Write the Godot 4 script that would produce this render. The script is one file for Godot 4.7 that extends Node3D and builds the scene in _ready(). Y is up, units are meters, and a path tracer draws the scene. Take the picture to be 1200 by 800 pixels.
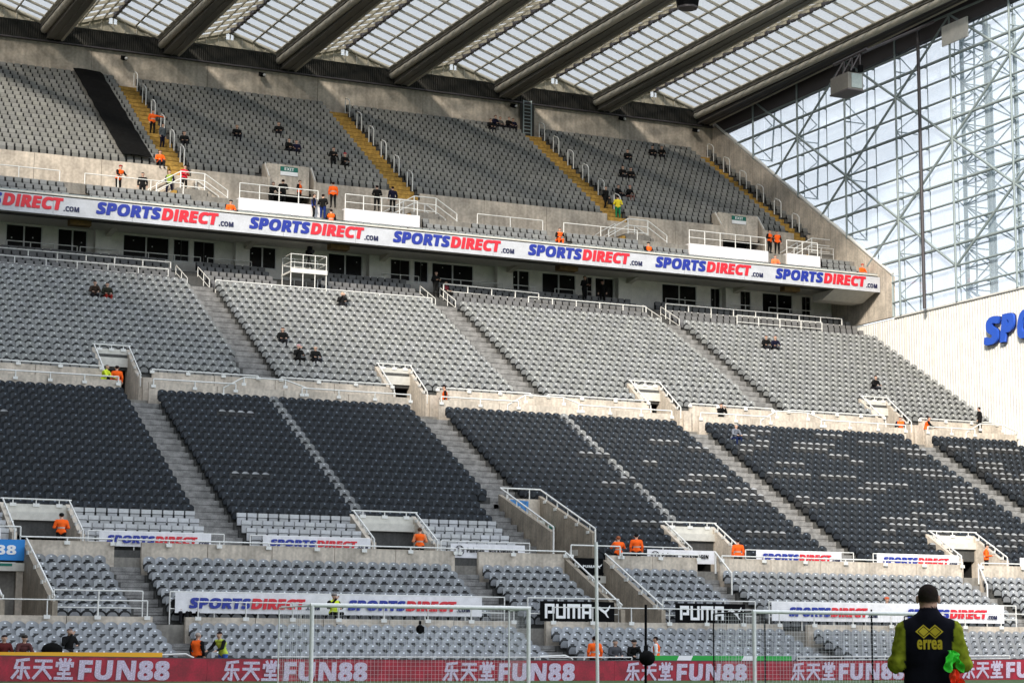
extends Node3D
# A football stadium stand seen across the pitch. x runs along the stand, D = -z is the distance away from the camera line.

class MB:
	var v := PackedVector3Array()
	var n := PackedVector3Array()
	var c := PackedColorArray()
	var ix := PackedInt32Array()
	var col := Color(1, 1, 1)
	var use_col := false
	func vert(p: Vector3, nn: Vector3) -> int:
		v.push_back(p); n.push_back(nn); c.push_back(col)
		return v.size() - 1
	func tri(a: Vector3, b: Vector3, d: Vector3):
		var nn := (b - a).cross(d - a).normalized()
		var i := vert(a, nn); vert(b, nn); vert(d, nn)
		ix.append_array(PackedInt32Array([i, i + 2, i + 1]))
	func quad(a: Vector3, b: Vector3, d: Vector3, e: Vector3):   # counter-clockwise seen from outside
		var nn := (b - a).cross(d - a)
		if nn.length_squared() < 1e-14: nn = (d - a).cross(e - a)
		nn = nn.normalized()
		var i := vert(a, nn); vert(b, nn); vert(d, nn); vert(e, nn)
		ix.append_array(PackedInt32Array([i, i + 2, i + 1, i, i + 3, i + 2]))
	func box(ctr: Vector3, size: Vector3, b := Basis()) -> MB:
		var h := size * 0.5
		var p := []
		for k in 8:
			p.append(ctr + b * Vector3(h.x if k & 1 else -h.x, h.y if k & 2 else -h.y, h.z if k & 4 else -h.z))
		quad(p[4], p[5], p[7], p[6]); quad(p[1], p[0], p[2], p[3])
		quad(p[5], p[1], p[3], p[7]); quad(p[0], p[4], p[6], p[2])
		quad(p[6], p[7], p[3], p[2]); quad(p[0], p[1], p[5], p[4])
		return self
	func span(x0: float, x1: float, y0: float, y1: float, d0: float, d1: float) -> MB:
		return box(Vector3((x0 + x1) / 2, (y0 + y1) / 2, -(d0 + d1) / 2), Vector3(absf(x1 - x0), absf(y1 - y0), absf(d1 - d0)))
	func tube(a: Vector3, b: Vector3, r: float, sides := 6, r2 := -1.0) -> MB:
		if r2 < 0: r2 = r
		var w := (b - a).normalized()
		var u := w.cross(Vector3.UP if absf(w.y) < 0.9 else Vector3.RIGHT).normalized()
		var t := w.cross(u)
		var base := v.size()
		for k in sides:
			var an := TAU * k / sides
			var dr := u * cos(an) + t * sin(an)
			vert(a + dr * r, dr); vert(b + dr * r2, dr)
		for k in sides:
			var i := base + 2 * k
			var j := base + 2 * ((k + 1) % sides)
			ix.append_array(PackedInt32Array([i, i + 1, j, j, i + 1, j + 1]))
		for e in 2:
			var ctr := vert(b if e else a, w if e else -w)
			var f := v.size()
			for k in sides:
				var an := TAU * k / sides
				vert((b if e else a) + (u * cos(an) + t * sin(an)) * (r2 if e else r), w if e else -w)
			for k in sides:
				if e: ix.append_array(PackedInt32Array([ctr, f + (k + 1) % sides, f + k]))
				else: ix.append_array(PackedInt32Array([ctr, f + k, f + (k + 1) % sides]))
		return self
	func path(pts: Array, r: float, sides := 6) -> MB:
		for k in pts.size() - 1: tube(pts[k], pts[k + 1], r, sides)
		return self
	func prism(poly: PackedVector2Array, z0: float, z1: float, t := Transform3D()) -> MB:   # outline in x, y pushed from z0 to z1
		if Geometry2D.is_polygon_clockwise(poly): poly.reverse()
		var ids := Geometry2D.triangulate_polygon(poly)
		for k in range(0, ids.size(), 3):
			var a := poly[ids[k]]; var b := poly[ids[k + 1]]; var d := poly[ids[k + 2]]
			if (b - a).cross(d - a) < 0:
				var s := b; b = d; d = s
			tri(t * Vector3(a.x, a.y, z1), t * Vector3(b.x, b.y, z1), t * Vector3(d.x, d.y, z1))
			tri(t * Vector3(a.x, a.y, z0), t * Vector3(d.x, d.y, z0), t * Vector3(b.x, b.y, z0))
		for k in poly.size():
			var a := poly[k]; var b := poly[(k + 1) % poly.size()]
			quad(t * Vector3(a.x, a.y, z0), t * Vector3(b.x, b.y, z0), t * Vector3(b.x, b.y, z1), t * Vector3(a.x, a.y, z1))
		return self
	func ball(ctr: Vector3, r: Vector3, seg := 10, rings := 7) -> MB:
		var base := v.size()
		for i in rings + 1:
			var th := PI * i / rings
			for j in seg:
				var ph := TAU * j / seg
				var d := Vector3(sin(th) * cos(ph), cos(th), sin(th) * sin(ph))
				vert(ctr + d * r, (d / r).normalized())
		for i in rings:
			for j in seg:
				var a := base + i * seg + j; var b := base + i * seg + (j + 1) % seg
				ix.append_array(PackedInt32Array([a, a + seg, b, b, a + seg, b + seg]))
		return self
	func sheet(ctr: Vector3, w: float, d: float, b := Basis()) -> MB:   # one thin pane, facing its own y
		quad(ctr + b * Vector3(-w / 2, 0, d / 2), ctr + b * Vector3(w / 2, 0, d / 2), ctr + b * Vector3(w / 2, 0, -d / 2), ctr + b * Vector3(-w / 2, 0, -d / 2))
		return self
	func mesh() -> ArrayMesh:
		var ar := []
		ar.resize(Mesh.ARRAY_MAX)
		ar[Mesh.ARRAY_VERTEX] = v; ar[Mesh.ARRAY_NORMAL] = n; ar[Mesh.ARRAY_INDEX] = ix
		if use_col: ar[Mesh.ARRAY_COLOR] = c
		var m := ArrayMesh.new()
		m.add_surface_from_arrays(Mesh.PRIMITIVE_TRIANGLES, ar)
		return m

var M := {}
var used := {}
var rng := RandomNumberGenerator.new()

func numbered(called: String) -> String:
	var k: int = used.get(called, -1) + 1
	used[called] = k
	return called if k == 0 else "%s_%03d" % [called, k]

func thing(called: String, label: String, category: String, at := Vector3.ZERO, group := "", turn := 0.0) -> Node3D:
	var o := Node3D.new()
	o.name = numbered(called); add_child(o, true)
	o.position = at; o.rotation.y = turn
	tag(o, label, category, group)
	return o

func tag(o: Node, label: String, category: String, group := "", kind := ""):
	if label: o.set_meta("label", label)
	if category: o.set_meta("category", category)
	if group: o.set_meta("group", group)
	if kind: o.set_meta("kind", kind)

func part(called: String, m, material: Material, parent: Node, at := Vector3.ZERO, turn := Basis()) -> MeshInstance3D:
	var o := MeshInstance3D.new()
	o.name = called
	o.mesh = m.mesh() if m is MB else m
	o.material_override = material
	o.transform = Transform3D(turn, at)
	parent.add_child(o, true)
	return o

func solo(called: String, m, material: Material, label: String, category: String, group := "", at := Vector3.ZERO) -> MeshInstance3D:
	var o := part(numbered(called), m, material, self, at)
	tag(o, label, category, group)
	return o

func struct(called: String, m, material: Material, label := "", category := "") -> MeshInstance3D:
	var o := part(numbered(called), m, material, self)
	tag(o, label, category, "", "structure")
	return o

func grain(fseed: int, f1: float, f2: float, lo: float, streak := 0.0, size := 256) -> ImageTexture:
	var a := FastNoiseLite.new(); a.seed = fseed; a.frequency = f1; a.fractal_octaves = 4
	var b := FastNoiseLite.new(); b.seed = fseed + 7; b.frequency = f2; b.fractal_octaves = 2
	var ia := a.get_seamless_image(size, size); var ib := b.get_seamless_image(size, size)
	var sn := FastNoiseLite.new(); sn.seed = fseed + 3; sn.frequency = 0.05
	var si := sn.get_seamless_image(size, size)
	var im := Image.create(size, size, false, Image.FORMAT_RGB8)
	for y in size:
		for x in size:
			var t := ia.get_pixel(x, y).r * 0.6 + ib.get_pixel(x, y).r * 0.4
			if streak > 0: t = t * (1 - streak) + si.get_pixel(x, (y / 24) % size).r * streak
			t = lo + (1.0 - lo) * clampf((t - 0.25) * 2.0, 0, 1)
			im.set_pixel(x, y, Color(t, t * 0.995, t * 0.985))
	return ImageTexture.create_from_image(im)

func mat(color: Color, rough := 0.8, tex: Texture2D = null, scale := 0.3, metal := 0.0) -> StandardMaterial3D:
	var m := StandardMaterial3D.new()
	m.albedo_color = color; m.roughness = rough; m.metallic = metal
	if tex:
		m.albedo_texture = tex; m.uv1_triplanar = true; m.uv1_world_triplanar = true
		m.uv1_scale = Vector3.ONE * scale
	return m

func vcol(rough := 0.6, tex: Texture2D = null, scale := 0.5) -> StandardMaterial3D:
	var m := mat(Color(1, 1, 1), rough, tex, scale)
	m.vertex_color_use_as_albedo = true
	return m

# ------------------------------------------------------------------ the profile of the stand: floor heights and row depths
# [number of rows, D of the first backrest, row depth, floor of the first row, rise per row]
const T1A := [5, 82.0, 0.8, 0.35, 0.28]
const T1B := [7, 88.0, 0.76, 2.28, 0.375]
const T2 := [23, 95.25, 0.767, 5.75, 0.4061]
const T3 := [17, 115.2, 0.8, 16.65, 0.46]
const T3B := [5, 129.2, 0.85, 24.25, 0.45]
const T4A := [3, 129.8, 0.8, 29.25, 0.52]
const T4 := [20, 137.2, 0.77, 33.95, 0.508]
const PITCH := 0.545
const ENDX := 92.2

func xmin(d: float) -> float: return 0.205 * d - 2.0
func xmax(d: float) -> float: return minf(0.83 * d + 2.5, ENDX - 0.2)
func rowd(t: Array, i: int) -> float: return t[1] + t[2] * i
func rowy(t: Array, i: int) -> float: return t[3] + t[4] * i
func floor_at(t: Array, d: float) -> float: return t[3] + t[4] * (d - t[1]) / t[2]

func intervals(d: float, cuts: Array) -> Array:   # [x0, x1] stretches left at distance d; a cut is [x0, x1, d0, d1]
	var out := [[xmin(d), xmax(d)]]
	for q in cuts:
		if d < q[2] or d > q[3]: continue
		var nxt := []
		for s in out:
			if q[1] <= s[0] or q[0] >= s[1]: nxt.append(s); continue
			if q[0] > s[0]: nxt.append([s[0], q[0]])
			if q[1] < s[1]: nxt.append([q[1], s[1]])
		out = nxt
	return out

func terrace(called: String, t: Array, holes: Array, material: Material, label: String):
	var b := MB.new()
	for i in t[0]:
		var d0: float = rowd(t, i) - t[2] + 0.12
		var y: float = rowy(t, i)
		for s in intervals(rowd(t, i) - 0.3, holes):
			b.span(s[0] - 0.02, s[1] + 0.02, y - 0.9, y, d0, d0 + t[2])
	struct(called, b, material, label, "terrace")

# ------------------------------------------------------------------ seats
func seat_back(w: float, y0: float, y1: float, arch: float, cut := 0.0, seg := 8) -> MB:   # a curved shell with an arched top and an arched opening below
	var b := MB.new()
	var f := []; var k := []
	for i in seg + 1:
		var u := -1.0 + 2.0 * i / seg
		var top := y1 - arch * pow(absf(u), 2.6)
		var z := -0.05 + 0.07 * u * u
		var r := []; var q := []
		for j in 3:
			var tt := j / 2.0
			var yy := lerpf(y0 - cut * u * u, top, tt)
			var lean := -0.10 * (yy - y0)
			r.append(Vector3(u * w / 2, yy, z + lean + 0.0)); q.append(Vector3(u * w / 2, yy - (0.012 if j == 2 else 0.0), z + lean - 0.035))
		f.append(r); k.append(q)
	for i in seg:
		for j in 2:
			b.quad(f[i][j], f[i + 1][j], f[i + 1][j + 1], f[i][j + 1])
			b.quad(k[i + 1][j], k[i][j], k[i][j + 1], k[i + 1][j + 1])
		b.quad(f[i][2], f[i + 1][2], k[i + 1][2], k[i][2])
	for e in [0, seg]:
		for j in 2:
			if e: b.quad(f[e][j], k[e][j], k[e][j + 1], f[e][j + 1])
			else: b.quad(k[e][j], f[e][j], f[e][j + 1], k[e][j + 1])
	return b

func seat_pan(w: float) -> MB:   # tipped up against the backrest, with a rounded front lip
	var b := MB.new()
	var poly := PackedVector2Array([Vector2(-w / 2, 0.2), Vector2(w / 2, 0.2), Vector2(w / 2, 0.34), Vector2(w * 0.36, 0.445), Vector2(w * 0.17, 0.50), Vector2(-w * 0.17, 0.50), Vector2(-w * 0.36, 0.445), Vector2(-w / 2, 0.34)])
	b.prism(poly, 0.03, 0.08)
	b.box(Vector3(0, 0.2, -0.02), Vector3(w * 0.7, 0.05, 0.1))
	return b

func joined(list: Array, cols: Array) -> ArrayMesh:
	var o := MB.new(); o.use_col = true
	for q in list.size():
		var b: MB = list[q]
		var base := o.v.size()
		o.v.append_array(b.v); o.n.append_array(b.n)
		for k in b.v.size(): o.c.push_back(cols[q])
		for k in b.ix: o.ix.push_back(base + k)
	return o.mesh()

func crowd(called: String, mesh: Mesh, material: Material, xf: Array, cols: PackedColorArray, label: String):
	var mm := MultiMesh.new()
	mm.transform_format = MultiMesh.TRANSFORM_3D; mm.use_colors = true; mm.mesh = mesh
	mm.instance_count = xf.size()
	for k in xf.size():
		mm.set_instance_transform(k, xf[k]); mm.set_instance_color(k, cols[k])
	var o := MultiMeshInstance3D.new()
	o.multimesh = mm; o.material_override = material; o.name = numbered(called)
	add_child(o, true)
	tag(o, label, "seats", "", "stuff")

func seat_row(t: Array, i: int, cuts: Array) -> Array:
	var out := []
	var d := rowd(t, i)
	for s in intervals(d, cuts):
		var nn := int(floor((s[1] - s[0] + 0.02) / PITCH))
		if nn <= 0: continue
		var x0: float
		if s[0] <= xmin(d) + 0.001: x0 = s[1] - nn * PITCH
		else: x0 = s[0]
		for k in nn:
			out.append(Transform3D(Basis(Vector3.UP, rng.randf_range(-0.03, 0.03)).rotated(Vector3.RIGHT, rng.randf_range(-0.02, 0.02)), Vector3(x0 + PITCH * (k + 0.5), rowy(t, i), -d)))
	return out

# ------------------------------------------------------------------ rails, stairs, passages, lettering
func rail(called: String, label: String, group: String, pts: Array, h: float, mids: Array, gap: float, plate := true, r := 0.03, category := "railing"):
	var o := thing(called, label, category, pts[0], group)
	var at: Vector3 = pts[0]
	var loc := []
	for p in pts: loc.append(p - at)
	part("top_rail", MB.new().path(loc, r), M.white, o)
	for q in mids:
		var low := []
		for p in loc: low.append(p - Vector3(0, q, 0))
		part("middle_rail", MB.new().path(low, r * 0.8), M.white, o)
	var pm := MB.new().tube(Vector3.ZERO, Vector3(0, -h, 0), r)
	if plate: pm.box(Vector3(0, -h + 0.02, 0.02), Vector3(0.26, 0.16, 0.05))   # post on its base plate
	var post := pm.mesh()
	for k in loc.size() - 1:
		var a: Vector3 = loc[k]; var b: Vector3 = loc[k + 1]
		var nn := maxi(1, int(round(a.distance_to(b) / gap)))
		for i in range(0 if k == 0 else 1, nn + 1):
			part("post", post, M.white, o, a.lerp(b, float(i) / nn))

func stairs(label: String, t: Array, x0: float, x1: float, i0: int, i1: int, material: Material, group: String):
	var o := thing("aisle_stairs", label, "stairs", Vector3((x0 + x1) / 2, rowy(t, i0), -rowd(t, i0)), group)
	var rz: float = t[4]
	var dz: float = t[2]
	var foot := MB.new().box(Vector3(0, -0.5 - rz * 0.9, -0.05), Vector3(x1 - x0 - 0.02, 1.0 - rz * 0.9, dz - 0.1))   # recess under each step, its shadow line painted in dark grey
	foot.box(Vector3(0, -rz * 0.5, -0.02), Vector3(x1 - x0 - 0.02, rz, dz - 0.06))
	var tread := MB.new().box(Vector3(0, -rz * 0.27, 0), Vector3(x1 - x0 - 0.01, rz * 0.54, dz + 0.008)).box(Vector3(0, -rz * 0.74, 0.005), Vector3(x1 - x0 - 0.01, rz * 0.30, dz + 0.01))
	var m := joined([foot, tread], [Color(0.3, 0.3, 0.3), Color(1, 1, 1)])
	for k in range(0, i1 - i0 + 1):
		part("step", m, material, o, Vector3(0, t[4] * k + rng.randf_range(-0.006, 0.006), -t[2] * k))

func vomitory(label: String, t: Array, x0: float, x1: float, d0: float, d1: float, ywalk: float, hbot: float, group: String, up0 := 0.3, up1 := 0.8, thick := 0.22, right_block := 0.0) -> Node3D:
	var at := Vector3((x0 + x1) / 2, ywalk, -d0)
	var o := thing("stand_entrance", label, "entrance", at, group)
	var w := (x1 - x0) / 2
	var ya := floor_at(t, d0) + up0 - ywalk
	var yb := floor_at(t, d1) + up1 - ywalk
	var L := d1 - d0
	for s in [-1, 1]:
		var b := MB.new()
		var tr := Transform3D(Basis(Vector3(0, 0, -1), Vector3.UP, Vector3(1, 0, 0)), Vector3(s * (w + thick / 2), 0, 0))
		b.prism(PackedVector2Array([Vector2(0, 0), Vector2(L + 0.25, 0), Vector2(L + 0.25, yb), Vector2(0.35, ya), Vector2(0, ya)]), -thick / 2, thick / 2, tr)
		part("side_wall", b, M.concrete_light, o)
		var rl := MB.new()
		rl.path([Vector3(s * (w + thick / 2), ya - 0.55, 0), Vector3(s * (w + thick / 2), ya + 0.16, 0), Vector3(s * (w + thick / 2), yb + 0.16, -L)], 0.04)
		for k in 4: rl.tube(Vector3(s * (w + thick / 2), lerpf(ya, yb, (k + 0.5) / 4) - 0.05, -L * (k + 0.5) / 4), Vector3(s * (w + thick / 2), lerpf(ya, yb, (k + 0.5) / 4) + 0.16, -L * (k + 0.5) / 4), 0.03)
		for k in 4: rl.box(Vector3(s * (w + thick / 2) - s * thick * 0.5, lerpf(ya, yb, (k + 0.5) / 4) - 0.08, -L * (k + 0.5) / 4), Vector3(0.06, 0.14, 0.26))
		part("handrail", rl, M.white, o)
	var ht := yb - 0.05
	var hb := hbot - ywalk
	var hm := (ht + hb) / 2
	part("header_panel", MB.new().box(Vector3(0, (hm + ht) / 2, -L - 0.1), Vector3(2 * w, ht - hm - 0.02, 0.2)), M.concrete_pale, o)
	part("header_panel", MB.new().box(Vector3(0, (hm + hb) / 2, -L + 0.12), Vector3(2 * w, hm - hb, 0.2)), M.concrete_pale, o)
	var tr2 := MB.new()
	tr2.tube(Vector3(-w - thick, ht + 0.22, -L), Vector3(w + thick, ht + 0.22, -L), 0.04)
	for k in [-0.75, 0.0, 0.75]:
		tr2.tube(Vector3(w * k, ht, -L), Vector3(w * k, ht + 0.22, -L), 0.03)
		tr2.box(Vector3(w * k, ht - 0.05, -L + 0.02), Vector3(0.3, 0.16, 0.05))
	part("header_rail", tr2, M.white, o)
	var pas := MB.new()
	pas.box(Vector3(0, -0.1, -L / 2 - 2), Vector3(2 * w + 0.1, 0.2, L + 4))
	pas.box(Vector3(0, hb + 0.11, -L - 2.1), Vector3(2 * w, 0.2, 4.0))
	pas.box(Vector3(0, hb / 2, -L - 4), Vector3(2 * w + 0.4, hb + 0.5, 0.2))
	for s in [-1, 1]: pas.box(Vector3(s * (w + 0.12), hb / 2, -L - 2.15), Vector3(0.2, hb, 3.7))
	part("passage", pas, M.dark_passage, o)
	if right_block > 0:
		part("end_block", MB.new().box(Vector3(w + thick + right_block / 2, ya / 2 - 0.2, 0.06), Vector3(right_block, ya + 0.3, 0.34)), M.concrete_light, o)
	return o

var set_type := {}
func letters(s: String, w: float, h: float, depth: float, slant := 0.0, bold := 0.0, serif := false) -> ArrayMesh:
	var key := "%s %.3f %.3f %.3f %.3f %.2f" % [s, w, h, depth, slant, bold]
	if set_type.has(key): return set_type[key]
	var f := SystemFont.new()
	f.font_names = PackedStringArray(["Droid Serif" if serif else "Droid Sans"]); f.font_weight = 700
	var tm := TextMesh.new()
	tm.text = s; tm.font = f; tm.font_size = 48; tm.pixel_size = 0.02; tm.depth = 0.1; tm.curve_step = 8.0
	var ar := tm.get_mesh_arrays()
	var vv: PackedVector3Array = ar[Mesh.ARRAY_VERTEX]
	var nv: PackedVector3Array = ar[Mesh.ARRAY_NORMAL]
	var iv: PackedInt32Array = ar[Mesh.ARRAY_INDEX]
	var bb := AABB(vv[0], Vector3.ZERO)
	for p in vv: bb = bb.expand(p)
	var o := MB.new()
	var grow := bold * 0.028 * h   # heavier lettering: the outline repeated a little to each side, each copy a hair deeper
	var spots := [[0, 0]] if bold == 0.0 else [[0, 0], [-1, -1], [1, -1], [-1, 1], [1, 1]]
	for q in spots.size():
		var base := o.v.size()
		for k in vv.size():
			var p := (vv[k] - bb.position) / bb.size
			var y: float = grow + p.y * (h - 2 * grow) + spots[q][1] * grow
			o.vert(Vector3(grow + p.x * (w - 2 * grow) + spots[q][0] * grow + slant * (p.y - 0.5) * h, y, (p.z - 0.5) * depth - q * 0.0012), nv[k])
		for k in iv: o.ix.push_back(base + k)
	set_type[key] = o.mesh()
	return set_type[key]

func strokes(lines: Array, w: float, h: float, bar: float, slant := 0.0, depth := 0.02) -> MB:   # lettering drawn with thick bars in a unit square
	var b := MB.new()
	var lift := 0.0
	for l in lines:
		for k in l.size() - 1:
			var p0 := Vector3(l[k].x * w + slant * l[k].y * h, l[k].y * h, lift); var p1 := Vector3(l[k + 1].x * w + slant * l[k + 1].y * h, l[k + 1].y * h, lift)
			var d := (p1 - p0).normalized()
			b.box((p0 + p1) / 2, Vector3(p0.distance_to(p1) + bar * 0.9, bar, depth), Basis(d, Vector3(-d.y, d.x, 0), Vector3(0, 0, 1)))
			lift += 0.0015
	return b

func P(x: float, y: float) -> Vector2: return Vector2(x, y)

func sport_sign(o: Node3D, x: float, y: float, w: float, h: float, z: float, dotcom := true):   # the two-colour lettering, x and y at its lower left
	var k := w / 10.0
	part("lettering", letters("SPORTS", 4.6 * k, h, 0.03, 0.16, 1.7), M.blue_letters, o, Vector3(x, y, z))
	part("lettering", letters("D", 0.78 * k, h, 0.03, 0.16, 1.7), M.red_letters, o, Vector3(x + 4.75 * k, y, z))
	part("lettering", MB.new().prism(PackedVector2Array([P(-0.08 * h, 0), P(0.26 * k - 0.08 * h, 0), P(0.26 * k + 0.08 * h, h), P(0.08 * h, h)]), -0.02, 0.015), M.red_letters, o, Vector3(x + 5.63 * k, y, z))
	part("lettering", letters("RECT", 2.85 * k, h, 0.03, 0.16, 1.7), M.red_letters, o, Vector3(x + 6.0 * k, y, z))
	if dotcom: part("lettering", letters(".COM", 1.1 * k, h * 0.42, 0.03, 0.0, 0.8), M.navy_letters, o, Vector3(x + 8.95 * k, y - h * 0.03, z))

func banner(label: String, group: String, x0: float, x1: float, y0: float, y1: float, d: float, kind: int, material: Material = null) -> Node3D:
	var w := x1 - x0
	var h := y1 - y0
	var o := thing("banner", label, "banner", Vector3(x0, y0, -d), group)
	var sheet := MB.new()
	for k in 12:   # a slightly slack sheet
		var a := float(k) / 12; var e := float(k + 1) / 12
		var za := 0.03 * sin(a * 19.0 + x0); var ze := 0.03 * sin(e * 19.0 + x0)
		sheet.quad(Vector3(a * w, 0, za), Vector3(e * w, 0, ze), Vector3(e * w, h, ze), Vector3(a * w, h, za))
		sheet.quad(Vector3(e * w, 0, ze - 0.01), Vector3(a * w, 0, za - 0.01), Vector3(a * w, h, za - 0.01), Vector3(e * w, h, ze - 0.01))
	part("sheet", sheet, material if material else M.banner_white, o)
	if kind == 1: sport_sign(o, w * 0.07, h * 0.22, w * 0.9, h * 0.52, 0.06)
	return o

func puma_board(o: Node3D, w: float, h: float):
	var lh := h * 0.6; var lw := w * 0.095
	var y := h * 0.2
	var bar := lw * 0.34
	part("lettering", strokes([[P(0, 0), P(0, 1), P(1, 1), P(1, 0.42), P(0.4, 0.42)]], lw, lh, bar), M.white_flat, o, Vector3(w * 0.07, y, 0.06))
	part("lettering", strokes([[P(0, 1), P(0, 0), P(1, 0), P(1, 1)]], lw, lh, bar), M.white_flat, o, Vector3(w * 0.22, y, 0.06))
	part("lettering", strokes([[P(0, 0), P(0, 1), P(1, 1), P(1, 0)], [P(0.5, 1), P(0.5, 0)]], lw * 1.5, lh, bar), M.white_flat, o, Vector3(w * 0.37, y, 0.06))
	part("lettering", strokes([[P(0, 0), P(0, 1), P(1, 1), P(1, 0)], [P(0, 0.4), P(1, 0.4)]], lw, lh, bar), M.white_flat, o, Vector3(w * 0.57, y, 0.06))
	var cat := PackedVector2Array([P(0, 0.62), P(0.1, 0.8), P(0.28, 0.86), P(0.42, 0.72), P(0.62, 0.55), P(0.8, 0.72), P(0.97, 1.0), P(0.98, 0.9), P(0.88, 0.62), P(0.72, 0.42), P(0.78, 0.22), P(0.9, 0.02), P(0.78, 0.05), P(0.62, 0.3), P(0.5, 0.42), P(0.36, 0.52), P(0.22, 0.66)])
	var c2 := PackedVector2Array()
	for p in cat: c2.push_back(Vector2(p.x * w * 0.2, p.y * lh * 1.1))
	part("emblem", MB.new().prism(c2, 0, 0.02), M.white_flat, o, Vector3(w * 0.74, y * 0.9, 0.06))

func _ready():
	rng.seed = 41
	# ---------------- camera, sky, sun, exposure
	var cam := Camera3D.new(); cam.name = "camera"
	var yaw := deg_to_rad(25.508); var pit := deg_to_rad(8.482); var rol := deg_to_rad(0.2708)
	var F := Vector3(sin(yaw) * cos(pit), sin(pit), -cos(yaw) * cos(pit))
	var R := Vector3(cos(yaw), 0, sin(yaw)); var U := R.cross(F)
	cam.transform = Transform3D(Basis(R * cos(rol) + U * sin(rol), U * cos(rol) - R * sin(rol), -F), Vector3(0, 1.2, 0))
	cam.keep_aspect = Camera3D.KEEP_HEIGHT
	cam.fov = rad_to_deg(2 * atan(400.0 / 2436.7)); cam.near = 0.5; cam.far = 900.0
	add_child(cam); cam.make_current()
	var we := WorldEnvironment.new(); we.name = "environment"
	var env := Environment.new()
	env.background_mode = Environment.BG_SKY
	var psm := ProceduralSkyMaterial.new()
	psm.sky_top_color = Color(0.80, 0.835, 0.88); psm.sky_horizon_color = Color(0.86, 0.89, 0.93); psm.sky_curve = 0.25
	psm.ground_bottom_color = Color(0.3, 0.32, 0.3); psm.ground_horizon_color = Color(0.7, 0.73, 0.76)
	var sky := Sky.new(); sky.sky_material = psm; env.sky = sky
	env.background_energy_multiplier = 1.34
	env.tonemap_mode = Environment.TONE_MAPPER_LINEAR
	env.tonemap_exposure = 1.88
	env.sdfgi_enabled = true; env.ssao_enabled = true; env.ssil_enabled = true
	we.environment = env; add_child(we)
	var sun := DirectionalLight3D.new(); sun.name = "sun"
	sun.light_energy = 0.88; sun.light_color = Color(1.0, 0.965, 0.91); sun.light_angular_distance = 6.0; sun.shadow_enabled = true
	sun.basis = Basis.looking_at(Vector3(0.573, -0.454, -0.683))
	add_child(sun)
	make_materials()
	build_setting()
	build_roof()
	build_end_wall()
	build_boxes()
	build_tiers()
	build_seats()
	build_rails()
	build_signs()
	build_pitchside()
	build_people()

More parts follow.
